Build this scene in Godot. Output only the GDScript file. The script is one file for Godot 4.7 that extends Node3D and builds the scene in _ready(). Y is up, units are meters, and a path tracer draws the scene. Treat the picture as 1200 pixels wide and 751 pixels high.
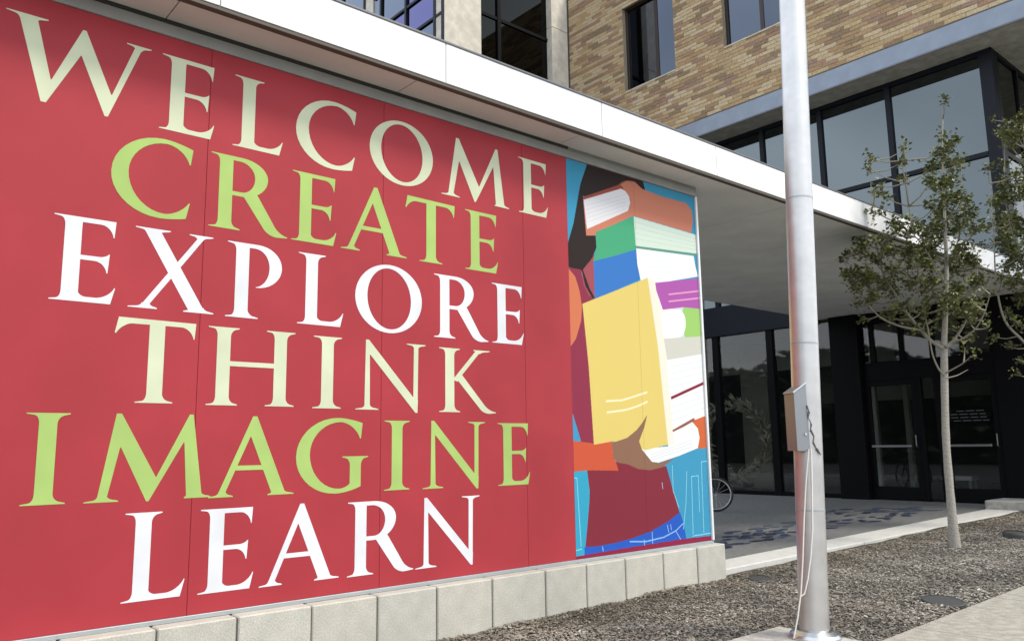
extends Node3D

# ------------------------------------------------------------------ small helpers
var taken := {}
var rng := RandomNumberGenerator.new()
var M := {}
var T := {}

func numbered(called: String) -> String:
	if not taken.has(called):
		taken[called] = 0
		return called
	taken[called] += 1
	return "%s_%03d" % [called, taken[called]]

func tag(o: Node, label := "", category := "", group := "", kind := "") -> void:
	if label != "": o.set_meta("label", label)
	if category != "": o.set_meta("category", category)
	if group != "": o.set_meta("group", group)
	if kind != "": o.set_meta("kind", kind)

func thing(called: String, label: String, category: String, at := Vector3.ZERO, group := "") -> Node3D:
	var o := Node3D.new()
	o.name = numbered(called)
	add_child(o, true)
	o.position = at
	tag(o, label, category, group)
	return o

func obj(called: String, mesh: Mesh, m: Material, parent: Node = null, stuff := false) -> MeshInstance3D:
	var o := MeshInstance3D.new()
	o.name = called if parent != null and parent != self else numbered(called)
	o.mesh = mesh
	o.material_override = m
	(self if parent == null else parent).add_child(o, true)
	if parent != null and parent is Node3D and parent != self:
		var p: Node = parent
		var off := Vector3.ZERO
		while p != self and p != null:
			off += (p as Node3D).position
			p = p.get_parent()
		o.position = -off      # the shapes below are written in world metres
	if stuff: o.set_meta("kind", "stuff")
	return o

func struct(called: String, mesh: Mesh, m: Material) -> MeshInstance3D:
	var o := obj(called, mesh, m)
	o.set_meta("kind", "structure")
	return o

# ------------------------------------------------------------------ mesh building
class Shape:
	var v := PackedVector3Array()
	var n := PackedVector3Array()
	var uv := PackedVector2Array()
	var c := PackedColorArray()
	var tint := Color(1, 1, 1)
	var colored := false
	func tri(a: Vector3, b: Vector3, d: Vector3, na: Vector3, nb: Vector3, nd: Vector3) -> void:
		var g := (b - a).cross(d - a)
		if g.dot(na + nb + nd) > 0.0:      # front faces run clockwise
			var t := b
			b = d
			d = t
			var tn := nb
			nb = nd
			nd = tn
		v.append_array(PackedVector3Array([a, b, d]))
		n.append_array(PackedVector3Array([na, nb, nd]))
		if colored: c.append_array(PackedColorArray([tint, tint, tint]))
	func quad(a: Vector3, b: Vector3, d: Vector3, e: Vector3, nn: Vector3) -> void:
		tri(a, b, d, nn, nn, nn)
		tri(a, d, e, nn, nn, nn)
	func box(lo: Vector3, hi: Vector3, bev := 0.0, xf := Transform3D.IDENTITY) -> void:
		# six faces, and when bev > 0 the twelve chamfers and eight corners between them
		var ctr := (lo + hi) * 0.5
		var h := (hi - lo) * 0.5
		var b := minf(bev, minf(h.x, minf(h.y, h.z)) * 0.9)
		var i := h - Vector3(b, b, b)
		for ax in 3:
			for s in [-1.0, 1.0]:
				var u := (ax + 1) % 3
				var w := (ax + 2) % 3
				var pts := []
				for q in [[-1, -1], [1, -1], [1, 1], [-1, 1]]:
					var p := Vector3.ZERO
					p[ax] = s * h[ax]
					p[u] = q[0] * i[u]
					p[w] = q[1] * i[w]
					pts.append(xf * (ctr + p))
				var nn := Vector3.ZERO
				nn[ax] = s
				quad(pts[0], pts[1], pts[2], pts[3], (xf.basis * nn).normalized())
		if b <= 0.0: return
		for ax in 3:
			var u := (ax + 1) % 3
			var w := (ax + 2) % 3
			for su in [-1.0, 1.0]:
				for sw in [-1.0, 1.0]:
					var pts := []
					for q in [[-1, 0], [1, 0], [1, 1], [-1, 1]]:
						var p := Vector3.ZERO
						p[ax] = q[0] * i[ax]
						p[u] = su * (h[u] if q[1] == 0 else i[u])
						p[w] = sw * (i[w] if q[1] == 0 else h[w])
						pts.append(xf * (ctr + p))
					var nn := Vector3.ZERO
					nn[u] = su
					nn[w] = sw
					quad(pts[0], pts[1], pts[2], pts[3], (xf.basis * nn).normalized())
		for sx in [-1.0, 1.0]:
			for sy in [-1.0, 1.0]:
				for sz in [-1.0, 1.0]:
					var nn := (xf.basis * Vector3(sx, sy, sz)).normalized()
					tri(xf * (ctr + Vector3(sx * h.x, sy * i.y, sz * i.z)), xf * (ctr + Vector3(sx * i.x, sy * h.y, sz * i.z)), xf * (ctr + Vector3(sx * i.x, sy * i.y, sz * h.z)), nn, nn, nn)
	func tube(path: Array, radii: Array, sides := 8, caps := true) -> void:
		var rings := []
		var norms := []
		var side := Vector3.ZERO
		for k in path.size():
			var a: Vector3 = path[maxi(k - 1, 0)]
			var b: Vector3 = path[mini(k + 1, path.size() - 1)]
			var dir := (b - a).normalized()
			if side == Vector3.ZERO:
				side = dir.cross(Vector3.UP if absf(dir.y) < 0.9 else Vector3.RIGHT).normalized()
			side = (side - dir * side.dot(dir)).normalized()
			var up := dir.cross(side)
			var ring := []
			var nr := []
			for j in sides:
				var t := TAU * j / sides
				var d := side * cos(t) + up * sin(t)
				ring.append(path[k] + d * radii[k])
				nr.append(d)
			rings.append(ring)
			norms.append(nr)
		for k in path.size() - 1:
			for j in sides:
				var m := (j + 1) % sides
				tri(rings[k][j], rings[k][m], rings[k + 1][m], norms[k][j], norms[k][m], norms[k + 1][m])
				tri(rings[k][j], rings[k + 1][m], rings[k + 1][j], norms[k][j], norms[k + 1][m], norms[k + 1][j])
		if caps:
			for e in [0, path.size() - 1]:
				var dir: Vector3 = (path[e] - path[1 if e == 0 else e - 1]).normalized()
				for j in range(1, sides - 1):
					tri(rings[e][0], rings[e][j], rings[e][j + 1], dir, dir, dir)
	func lathe(at: Vector3, profile: Array, sides := 24) -> void:   # profile: Vector2(radius, height)
		for k in profile.size() - 1:
			var p: Vector2 = profile[k]
			var q: Vector2 = profile[k + 1]
			var d := Vector2(q.y - p.y, p.x - q.x).normalized()
			for j in sides:
				var t0 := TAU * j / sides
				var t1 := TAU * (j + 1) / sides
				var e0 := Vector3(cos(t0), 0, sin(t0))
				var e1 := Vector3(cos(t1), 0, sin(t1))
				var n0 := e0 * d.x + Vector3.UP * d.y
				var n1 := e1 * d.x + Vector3.UP * d.y
				var a := at + e0 * p.x + Vector3.UP * p.y
				var b := at + e1 * p.x + Vector3.UP * p.y
				var f := at + e1 * q.x + Vector3.UP * q.y
				var g := at + e0 * q.x + Vector3.UP * q.y
				tri(a, b, f, n0, n1, n1)
				tri(a, f, g, n0, n1, n0)
	func flat(poly: PackedVector2Array, z: float) -> void:      # a flat print facing +z
		var idx := Geometry2D.triangulate_polygon(poly)
		for k in range(0, idx.size(), 3):
			var p := []
			for j in 3: p.append(Vector3(poly[idx[k + j]].x, poly[idx[k + j]].y, z))
			tri(p[0], p[1], p[2], Vector3.BACK, Vector3.BACK, Vector3.BACK)
	func mesh() -> ArrayMesh:
		var arr := []
		arr.resize(Mesh.ARRAY_MAX)
		arr[Mesh.ARRAY_VERTEX] = v
		arr[Mesh.ARRAY_NORMAL] = n
		if uv.size() == v.size(): arr[Mesh.ARRAY_TEX_UV] = uv
		if colored: arr[Mesh.ARRAY_COLOR] = c
		var out := ArrayMesh.new()
		out.add_surface_from_arrays(Mesh.PRIMITIVE_TRIANGLES, arr)
		return out

func box_mesh(lo: Vector3, hi: Vector3, bev := 0.0) -> ArrayMesh:
	var s := Shape.new()
	s.box(lo, hi, bev)
	return s.mesh()

# ------------------------------------------------------------------ materials
func noise_tex(freq: float, lo: float, hi: float, octaves := 4, seed_ := 1, size := 512, normal := false, bump := 4.0) -> NoiseTexture2D:
	var f := FastNoiseLite.new()
	f.noise_type = FastNoiseLite.TYPE_SIMPLEX_SMOOTH
	f.frequency = freq
	f.fractal_octaves = octaves
	f.seed = seed_
	var t := NoiseTexture2D.new()
	t.width = size
	t.height = size
	t.seamless = true
	t.noise = f
	if normal:
		t.as_normal_map = true
		t.bump_strength = bump
	else:
		var g := Gradient.new()
		g.set_color(0, Color(lo, lo, lo))
		g.set_color(1, Color(hi, hi, hi))
		t.color_ramp = g
	return t

func mat(linear: Color, rough := 0.8, metal := 0.0, tex := "", scale := 1.0, bump := "", bump_amount := 1.0, detail := "", spec := 0.5) -> StandardMaterial3D:
	var m := StandardMaterial3D.new()
	m.albedo_color = linear.linear_to_srgb()
	m.roughness = rough
	m.metallic = metal
	m.metallic_specular = spec
	if tex != "":
		m.albedo_texture = T[tex]
	if tex != "" or bump != "":
		m.uv1_triplanar = true
		m.uv1_world_triplanar = true
		m.uv1_scale = Vector3.ONE * scale
	if bump != "":
		m.normal_enabled = true
		m.normal_texture = T[bump]
		m.normal_scale = bump_amount
	if detail != "":
		m.detail_enabled = true
		m.detail_albedo = T[detail]
		m.detail_blend_mode = BaseMaterial3D.BLEND_MODE_MUL
		m.detail_uv_layer = BaseMaterial3D.DETAIL_UV_1
	return m

func pane_mat(linear: Color, alpha: float, spec := 0.5) -> StandardMaterial3D:
	var m := StandardMaterial3D.new()
	m.transparency = BaseMaterial3D.TRANSPARENCY_ALPHA
	var c := linear.linear_to_srgb()
	c.a = alpha
	m.albedo_color = c
	m.roughness = 0.02
	m.metallic_specular = spec
	m.cull_mode = BaseMaterial3D.CULL_DISABLED
	return m

func make_materials() -> void:
	T.grain = noise_tex(0.09, 0.80, 1.0, 5, 3)
	T.blotch = noise_tex(0.012, 0.80, 1.0, 4, 7)
	T.soft = noise_tex(0.006, 0.93, 1.0, 3, 11)
	T.rough_bump = noise_tex(0.12, 0, 1, 5, 5, 512, true, 6.0)
	T.soft_bump = noise_tex(0.01, 0, 1, 3, 9, 512, true, 2.0)
	T.gravel = noise_tex(0.05, 0.45, 1.0, 5, 21)
	M.red = mat(Color(0.385, 0.038, 0.049), 0.55, 0, "soft", 0.35, "soft_bump", 0.12, "", 0.32)
	M.cream = mat(Color(0.62, 0.66, 0.47), 0.6, 0, "soft", 0.7, "", 1.0, "", 0.22)
	M.green = mat(Color(0.39, 0.545, 0.165), 0.6, 0, "soft", 0.7, "", 1.0, "", 0.22)
	M.white = mat(Color(0.74, 0.75, 0.77), 0.6, 0, "soft", 0.7, "", 1.0, "", 0.22)
	M.trim = mat(Color(0.30, 0.31, 0.295), 0.45, 0.3, "soft", 1.0)
	M.pale_trim = mat(Color(0.72, 0.74, 0.74), 0.4, 0.1)
	M.dark_gap = mat(Color(0.03, 0.032, 0.03), 0.8)
	M.flash = mat(Color(0.42, 0.45, 0.46), 0.4, 0.5, "soft", 1.0)
	M.base = [mat(Color(0.64, 0.615, 0.53), 0.9, 0, "grain", 1.7, "rough_bump", 0.12, "soft"), mat(Color(0.67, 0.645, 0.56), 0.9, 0, "grain", 1.5, "rough_bump", 0.12, "soft"), mat(Color(0.61, 0.59, 0.52), 0.9, 0, "grain", 1.9, "rough_bump", 0.12, "soft")]
	M.mortar_dark = mat(Color(0.20, 0.195, 0.17), 0.95, 0, "grain", 3.0)
	M.fascia = mat(Color(0.86, 0.86, 0.85), 0.5, 0, "soft", 0.6, "soft_bump", 0.1)
	M.soffit = mat(Color(0.74, 0.745, 0.715), 0.85, 0, "soft", 0.4)
	M.drip = mat(Color(0.09, 0.075, 0.06), 0.6, 0.2)
	M.coping = mat(Color(0.16, 0.16, 0.17), 0.5, 0.4)
	M.roofing = mat(Color(0.45, 0.43, 0.38), 0.95, 0, "grain", 1.0)
	M.mortar = mat(Color(0.38, 0.32, 0.22), 0.95, 0, "grain", 2.0, "rough_bump", 0.4)
	M.brick_any = mat(Color(1, 1, 1), 0.92, 0, "grain", 2.2, "rough_bump", 0.5, "blotch")
	M.brick_any.vertex_color_use_as_albedo = true
	M.brick = []
	for k in tones.size():
		M.brick.append(mat(tones[k], 0.92, 0, "grain", 2.2, "rough_bump", 0.5, "blotch"))
	M.slab_edge = mat(Color(0.235, 0.275, 0.34), 0.5, 0.15, "soft", 0.6)
	M.slab_soffit = mat(Color(0.42, 0.405, 0.36), 0.85, 0, "blotch", 0.5)
	M.black_frame = mat(Color(0.004, 0.004, 0.005), 0.55, 0, "", 1, "", 1, "", 0.2)
	M.navy_frame = mat(Color(0.006, 0.008, 0.013), 0.5, 0, "", 1, "", 1, "", 0.3)
	M.brown_frame = mat(Color(0.032, 0.018, 0.014), 0.45, 0.2)
	M.mirror_glass = mat(Color(0.112, 0.130, 0.138), 0.03, 1.0)
	M.window_glass = mat(Color(0.085, 0.098, 0.125), 0.03, 1.0)
	M.dark_glass = mat(Color(0.022, 0.022, 0.020), 0.04, 1.0)
	M.blue_glass = mat(Color(0.115, 0.14, 0.19), 0.03, 1.0)
	M.purple_glass = mat(Color(0.105, 0.105, 0.24), 0.03, 1.0)
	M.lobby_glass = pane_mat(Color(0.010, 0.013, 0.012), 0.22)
	M.stone = mat(Color(0.66, 0.61, 0.52), 0.85, 0, "soft", 0.8, "rough_bump", 0.05, "soft")
	M.inner_pale = mat(Color(0.30, 0.33, 0.27), 0.9)
	M.inner_olive = mat(Color(0.22, 0.23, 0.17), 0.9)
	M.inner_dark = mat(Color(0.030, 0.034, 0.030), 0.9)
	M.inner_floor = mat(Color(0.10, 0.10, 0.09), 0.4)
	M.dull_steel = mat(Color(0.22, 0.22, 0.22), 0.45, 1.0)
	M.steel = mat(Color(0.55, 0.56, 0.56), 0.3, 1.0)
	M.pole = mat(Color(0.62, 0.61, 0.60), 0.42, 0.92, "soft", 2.0, "soft_bump", 0.15)
	M.pole_box = mat(Color(0.35, 0.37, 0.39), 0.42, 0.75, "grain", 3.0)
	M.rope = mat(Color(0.75, 0.72, 0.68), 0.9)
	M.rust = mat(Color(0.14, 0.13, 0.125), 0.7, 0.3)
	M.plaza = mat(Color(0.235, 0.235, 0.23), 0.85, 0, "grain", 1.3, "rough_bump", 0.25, "blotch")
	M.kerb = mat(Color(0.72, 0.70, 0.65), 0.9, 0, "grain", 1.6, "rough_bump", 0.2, "soft")
	M.walk = mat(Color(0.50, 0.46, 0.385), 0.9, 0, "grain", 1.4, "rough_bump", 0.3, "blotch")
	M.pad = mat(Color(0.60, 0.57, 0.51), 0.9, 0, "grain", 1.4, "rough_bump", 0.3, "blotch")
	M.joint = mat(Color(0.16, 0.14, 0.11), 0.95)
	M.mosaic = [mat(Color(0.030, 0.040, 0.085), 0.35), mat(Color(0.050, 0.065, 0.11), 0.35), mat(Color(0.09, 0.105, 0.13), 0.4), mat(Color(0.016, 0.02, 0.045), 0.35)]
	M.soil = mat(Color(0.13, 0.118, 0.095), 1.0, 0, "gravel", 3.0, "rough_bump", 1.0)
	M.ground = mat(Color(0.055, 0.055, 0.052), 0.95, 0, "blotch", 0.1)
	M.chip = mat(Color(1, 1, 1), 0.95)
	M.chip.vertex_color_use_as_albedo = true
	M.bark = mat(Color(0.88, 0.81, 0.69), 0.9, 0, "gravel", 4.0, "rough_bump", 0.8, "blotch")
	M.bark.uv1_scale = Vector3(2.5, 7.0, 2.5)
	M.twig = mat(Color(0.30, 0.27, 0.20), 0.9, 0, "grain", 4.0)
	M.red_joint = mat(Color(0.16, 0.014, 0.02), 0.7)
	M.return_glass = mat(Color(0.022, 0.028, 0.026), 0.05, 1.0)
	M.far_leaf = mat(Color(0.028, 0.036, 0.014), 0.7)
	M.leaf = mat(Color(1, 1, 1), 0.5)
	M.leaf.vertex_color_use_as_albedo = true
	M.leaf.cull_mode = BaseMaterial3D.CULL_DISABLED
	M.leaf.backlight = Color(0.16, 0.22, 0.05)
	M.cover = mat(Color(0.075, 0.075, 0.072), 0.6, 0.2, "grain", 4.0)
	M.tyre = mat(Color(0.02, 0.02, 0.02), 0.8)
	M.paint = mat(Color(0.05, 0.06, 0.09), 0.35, 0.3)
	M.blade = mat(Color(0.36, 0.34, 0.25), 0.6, 0.3)
	M.faint = mat(Color(0.075, 0.08, 0.085), 0.8)

var tones := [Color(0.76, 0.56, 0.31), Color(0.68, 0.47, 0.25), Color(0.82, 0.64, 0.40), Color(0.58, 0.37, 0.195), Color(0.54, 0.33, 0.21), Color(0.41, 0.28, 0.165), Color(0.48, 0.30, 0.22), Color(0.64, 0.42, 0.225)]

# ------------------------------------------------------------------ levels of the ground
func gy(x: float) -> float: return -0.12 + 0.0125 * (x - 6.6)        # planting bed and front walk
func py(x: float) -> float: return 0.0045 * (x - 16.8)               # entrance plaza

func sheet(x0: float, x1: float, z0: float, z1: float, f: Callable, off := 0.0, nx := 8) -> ArrayMesh:
	var s := Shape.new()
	for k in nx:
		var a := lerpf(x0, x1, float(k) / nx)
		var b := lerpf(x0, x1, float(k + 1) / nx)
		var ya: float = f.call(a)
		var yb: float = f.call(b)
		s.quad(Vector3(a, ya + off, z0), Vector3(b, yb + off, z0), Vector3(b, yb + off, z1), Vector3(a, ya + off, z1), Vector3.UP)
	return s.mesh()

# ------------------------------------------------------------------ lettering: Roman capitals, cap height 1
func curve(p: Vector2, c: Vector2, q: Vector2, out: PackedVector2Array, steps := 9) -> void:   # a quarter of an ellipse from p to q, its corner at c
	var k := 0.5523
	var a := p + (c - p) * k
	var b := q + (c - q) * k
	for i in range(1, steps + 1):
		out.append(p.bezier_interpolate(a, b, q, float(i) / steps))

func outline(text: String) -> PackedVector2Array:      # "x y  x y  Q cx cy x y ..."
	var w := text.split(" ", false)
	var out := PackedVector2Array()
	var i := 0
	while i < w.size():
		if w[i] == "Q":
			curve(out[out.size() - 1], Vector2(float(w[i + 1]), float(w[i + 2])), Vector2(float(w[i + 3]), float(w[i + 4])), out)
			i += 5
		else:
			out.append(Vector2(float(w[i]), float(w[i + 1])))
			i += 2
	return out

func foot(x0: float, x1: float, a: float, b: float, top := false, reach := 0.12) -> PackedVector2Array:   # a bracketed serif under a stroke that spans a..b
	var o := PackedVector2Array()
	var t := 0.024
	o.append(Vector2(x0, 0))
	o.append(Vector2(x1, 0))
	o.append(Vector2(x1, t))
	if x1 > b + 0.01:
		o.append(Vector2(lerpf(x1, b, 0.35), t + 0.012))
		curve(o[o.size() - 1], Vector2(b, t + 0.016), Vector2(b, reach), o, 5)
	else: o.append(Vector2(b, reach))
	o.append(Vector2(a, reach))
	if x0 < a - 0.01:
		var e := Vector2(lerpf(x0, a, 0.65), t + 0.012)
		curve(o[o.size() - 1], Vector2(a, t + 0.016), Vector2(lerpf(x0, a, 0.65), t + 0.012), o, 5)
	o.append(Vector2(x0, t))
	if top:
		for i in o.size(): o[i].y = 1.0 - o[i].y
	return o

func stem(a: float, b: float, bl: float, br: float, tl: float, tr: float) -> Array:
	return [PackedVector2Array([Vector2(a, 0.05), Vector2(b, 0.05), Vector2(b, 0.95), Vector2(a, 0.95)]), foot(a - bl, b + br, a, b), foot(a - tl, b + tr, a, b, true)]

func oval(cx: float, cy: float, rx: float, ry: float, turn := 0.0) -> PackedVector2Array:
	var o := PackedVector2Array()
	for i in 48:
		var t := TAU * i / 48
		o.append(Vector2(cx, cy) + Vector2(cos(t) * rx, sin(t) * ry).rotated(turn))
	return o

func glyph(ch: String) -> Array:      # [pieces to join, pieces to cut out]
	match ch:
		"I": return [stem(0.125, 0.318, 0.125, 0.125, 0.125, 0.125), []]
		"E": return [stem(0.115, 0.305, 0.115, 0.05, 0.115, 0.02) + [outline("0.2 0.93  0.2 1  0.665 1  0.652 0.79  0.63 0.79  Q 0.615 0.928 0.5 0.93"), outline("0.2 0.49  0.45 0.49  Q 0.565 0.487 0.575 0.36  0.6 0.36  0.615 0.60  0.592 0.60  Q 0.575 0.56 0.5 0.558  0.2 0.556"), outline("0.2 0  0.648 0  0.695 0.205  0.672 0.21  Q 0.625 0.078 0.48 0.074  0.38 0.074  Q 0.31 0.076 0.3 0.13  0.2 0.13")], []]
		"L": return [stem(0.115, 0.305, 0.115, 0.05, 0.115, 0.115) + [outline("0.2 0  0.66 0  0.71 0.205  0.687 0.21  Q 0.635 0.078 0.49 0.074  0.38 0.074  Q 0.31 0.076 0.3 0.13  0.2 0.13")], []]
		"T": return [stem(0.385, 0.578, 0.125, 0.125, 0, 0) + [outline("0.038 1.012  0.945 1  0.93 0.79  0.906 0.79  Q 0.885 0.926 0.76 0.93  0.2 0.93  Q 0.08 0.928 0.025 0.80  0 0.812")], []]
		"H": return [stem(0.115, 0.3, 0.115, 0.11, 0.115, 0.11) + stem(0.872, 1.06, 0.11, 0.117, 0.11, 0.117) + [outline("0.2 0.496  0.95 0.496  0.95 0.572  0.2 0.572")], []]
		"P": return [stem(0.115, 0.305, 0.115, 0.14, 0.115, 0.0) + [outline("0.2 1  0.42 1  Q 0.76 1 0.76 0.715  Q 0.76 0.405 0.40 0.41  0.385 0.432  Q 0.572 0.44 0.572 0.70  Q 0.572 0.932 0.38 0.932  0.2 0.932")], []]
		"R": return [stem(0.115, 0.305, 0.115, 0.115, 0.115, 0.0) + [outline("0.2 1  0.42 1  Q 0.785 1 0.785 0.755  Q 0.785 0.47 0.43 0.458  0.2 0.458"), outline("0.42 0.50  0.63 0.54  0.66 0.50  0.90 0.13  Q 0.97 0.03 1.08 0.022  1.08 -0.004  0.93 -0.016  Q 0.80 -0.02 0.735 0.07")], [outline("0.305 0.932  0.39 0.932  Q 0.592 0.932 0.592 0.735  Q 0.592 0.528 0.42 0.528  0.305 0.528")]]
		"A": return [[outline("0.535 1.012  0.60 1.012  0.545 0.80  0.208 0.03  0.108 0.03"), outline("0.545 1.012  0.60 1.012  1.01 0.03  0.81 0.03  0.51 0.76"), outline("0.25 0.322  0.75 0.322  0.73 0.395  0.27 0.395"), foot(0, 0.32, 0.125, 0.225, false, 0.08), foot(0.755, 1.127, 0.815, 0.985, false, 0.08)], []]
		"M": return [[outline("0.292 1.01  0.35 1.01  0.378 0.70  0.246 0.03  0.132 0.03"), outline("0.30 1.01  0.358 1.01  0.782 0.25  0.70 -0.012  0.665 -0.012  0.35 0.63"), outline("1.12 1.01  1.178 1.01  1.09 0.70  0.70 -0.012  0.675 0.0  0.735 0.215"), outline("1.115 1.01  1.176 1.01  1.315 0.03  1.115 0.03  1.068 0.66"), foot(0, 0.375, 0.14, 0.25, false, 0.08), foot(1.09, 1.42, 1.12, 1.305, false, 0.08)], []]
		"W": return [[outline("0.125 0.97  0.325 0.97  0.512 0.24  0.448 -0.012  0.405 -0.012"), outline("0.43 -0.012  0.468 -0.012  0.79 0.66  0.83 1.0  0.785 1.0  0.47 0.22"), outline("0.785 1.0  0.832 1.0  1.163 0.24  1.118 -0.012  1.076 -0.012  0.755 0.74"), outline("1.09 -0.012  1.122 -0.012  1.468 0.97  1.372 0.97  1.118 0.21"), foot(0, 0.435, 0.135, 0.315, true, 0.08), foot(1.27, 1.573, 1.375, 1.46, true, 0.08)], []]
		"X": return [[outline("0.14 0.97  0.345 0.97  0.915 0.03  0.70 0.03"), outline("0.79 0.97  0.885 0.97  0.235 0.03  0.135 0.03"), foot(0.04, 0.46, 0.165, 0.33, true, 0.08), foot(0.675, 0.985, 0.775, 0.855, true, 0.08), foot(0, 0.345, 0.155, 0.255, false, 0.08), foot(0.64, 1.025, 0.715, 0.90, false, 0.08)], []]
		"N": return [[outline("0.155 1.012  0.205 1.012  0.236 0.78  0.245 0.03  0.142 0.03"), outline("0.155 1.012  0.215 1.012  1.0 0.18  1.062 0.16  1.05 -0.034  1.008 -0.034  0.20 0.82"), outline("0.972 0.97  1.066 0.97  1.054 -0.034  1.02 -0.034  0.965 0.22"), foot(0, 0.385, 0.145, 0.245, false, 0.08), foot(0.845, 1.197, 0.975, 1.064, true, 0.08)], []]
		"K": return [stem(0.115, 0.3, 0.115, 0.11, 0.115, 0.11) + [outline("0.25 0.50  0.70 0.97  0.82 0.97  0.42 0.55  0.36 0.47"), foot(0.665, 1.01, 0.72, 0.815, true, 0.07), outline("0.33 0.52  0.44 0.60  0.88 0.14  Q 0.97 0.03 1.125 0.022  1.125 -0.004  0.98 -0.016  Q 0.86 -0.02 0.79 0.06")], []]
		"O": return [[oval(0.578, 0.5, 0.578, 0.516)], [oval(0.578, 0.5, 0.366, 0.448, 0.12)]]
		"C": return [[outline("0.957 0.945  0.93 0.73  0.905 0.732  Q 0.85 0.943 0.63 0.945  Q 0.205 0.93 0.205 0.52  Q 0.215 0.062 0.63 0.062  Q 0.82 0.066 0.92 0.25  0.944 0.245  0.90 0.03  Q 0.74 -0.016 0.575 -0.016  Q 0 -0.016 0 0.48  Q 0 1.016 0.60 1.016  Q 0.78 1.014 0.957 0.945")], []]
		"G": return [[outline("0.985 0.07  Q 0.80 -0.016 0.59 -0.016  Q 0 -0.016 0 0.49  Q 0 1.016 0.62 1.016  Q 0.82 1.014 1.005 0.945  0.98 0.72  0.955 0.722  Q 0.88 0.944 0.65 0.946  Q 0.21 0.935 0.21 0.52  Q 0.22 0.06 0.645 0.06  Q 0.75 0.062 0.80 0.12  0.80 0.42  0.985 0.42"), outline("0.68 0.492  1.10 0.492  1.10 0.468  1.04 0.452  Q 0.985 0.44 0.985 0.36  0.80 0.36  Q 0.80 0.44 0.745 0.452  0.68 0.468")], []]
	return [[], []]

func glyph_faces(ch: String) -> Array:      # simple polygons without holes that tile the letter
	var g := glyph(ch)
	var outer: Array = [g[0][0]]
	var holes: Array = g[1].duplicate()
	var todo: Array = g[0].slice(1)
	while todo.size() > 0:
		var done := false
		for t in todo.size():
			var joined := Geometry2D.merge_polygons(outer[0], todo[t])
			var outs := []
			var hs := []
			for p in joined:
				if Geometry2D.is_polygon_clockwise(p): hs.append(p)
				else: outs.append(p)
			if outs.size() == 1:
				outer = outs
				holes.append_array(hs)
				todo.remove_at(t)
				done = true
				break
		if not done: break
	var thin := 0.007
	var faces := []
	for p in outer + todo: faces.append_array(Geometry2D.offset_polygon(p, -thin, Geometry2D.JOIN_MITER))
	for i in holes.size():
		if Geometry2D.is_polygon_clockwise(holes[i]): holes[i].reverse()
		if absf(area(holes[i])) > 0.0005: holes[i] = Geometry2D.offset_polygon(holes[i], thin, Geometry2D.JOIN_MITER)[0]
	for h in holes:
		if absf(area(h)) < 0.0005: continue
		var cx := 0.0
		for q in h: cx += q.x / h.size()
		var next := []
		for f in faces:
			for half in [PackedVector2Array([Vector2(-3, -3), Vector2(cx, -3), Vector2(cx, 3), Vector2(-3, 3)]), PackedVector2Array([Vector2(cx, -3), Vector2(5, -3), Vector2(5, 3), Vector2(cx, 3)])]:
				for piece in Geometry2D.intersect_polygons(f, half):
					for rest in Geometry2D.clip_polygons(piece, h):
						next.append(rest)
		faces = next
	return faces

func area(p: PackedVector2Array) -> float:
	var s := 0.0
	for i in p.size():
		var q := p[(i + 1) % p.size()]
		s += p[i].x * q.y - q.x * p[i].y
	return s * 0.5

# ------------------------------------------------------------------ the print of the reader with the books
var mural_size := Vector2(1.93, 3.53)

func fill(im: Image, pts: PackedVector2Array, c: Color) -> void:
	var w := im.get_width()
	var h := im.get_height()
	var q := PackedVector2Array()
	var top := 1e9
	var bottom := -1e9
	for p in pts:
		var y := (mural_size.y - p.y) / mural_size.y * h
		q.append(Vector2(p.x / mural_size.x * w, y))
		top = minf(top, y)
		bottom = maxf(bottom, y)
	for row in range(maxi(0, int(top)), mini(h, int(bottom) + 1)):
		var xs := []
		var yc := row + 0.5
		for i in q.size():
			var a := q[i]
			var b := q[(i + 1) % q.size()]
			if (a.y <= yc) != (b.y <= yc):
				xs.append(a.x + (yc - a.y) / (b.y - a.y) * (b.x - a.x))
		xs.sort()
		for i in range(0, xs.size() - 1, 2):
			var x0 := clampi(roundi(xs[i]), 0, w)
			var x1 := clampi(roundi(xs[i + 1]), 0, w)
			if x1 > x0: im.fill_rect(Rect2i(x0, row, x1 - x0, 1), c)

func smooth(pts: Array, closed := true) -> PackedVector2Array:     # corners rounded a little
	var out := PackedVector2Array()
	var n := pts.size()
	for i in n:
		var p: Vector2 = pts[i]
		if not closed and (i == 0 or i == n - 1):
			out.append(p)
			continue
		var a: Vector2 = pts[(i + n - 1) % n]
		var b: Vector2 = pts[(i + 1) % n]
		for k in 5:
			var t := k / 4.0
			out.append((p.lerp(a, 0.3)).bezier_interpolate(p.lerp(a, 0.12), p.lerp(b, 0.12), p.lerp(b, 0.3), t))
	return out

func stroke(im: Image, pts: Array, width: float, c: Color) -> void:
	for i in pts.size() - 1:
		var a: Vector2 = pts[i]
		var b: Vector2 = pts[i + 1]
		var d := (b - a).normalized().orthogonal() * width * 0.5
		fill(im, PackedVector2Array([a + d, b + d, b - d, a - d]), c)

func V(list: Array) -> Array:
	var o := []
	for i in range(0, list.size(), 2): o.append(Vector2(list[i], list[i + 1]))
	return o

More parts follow.
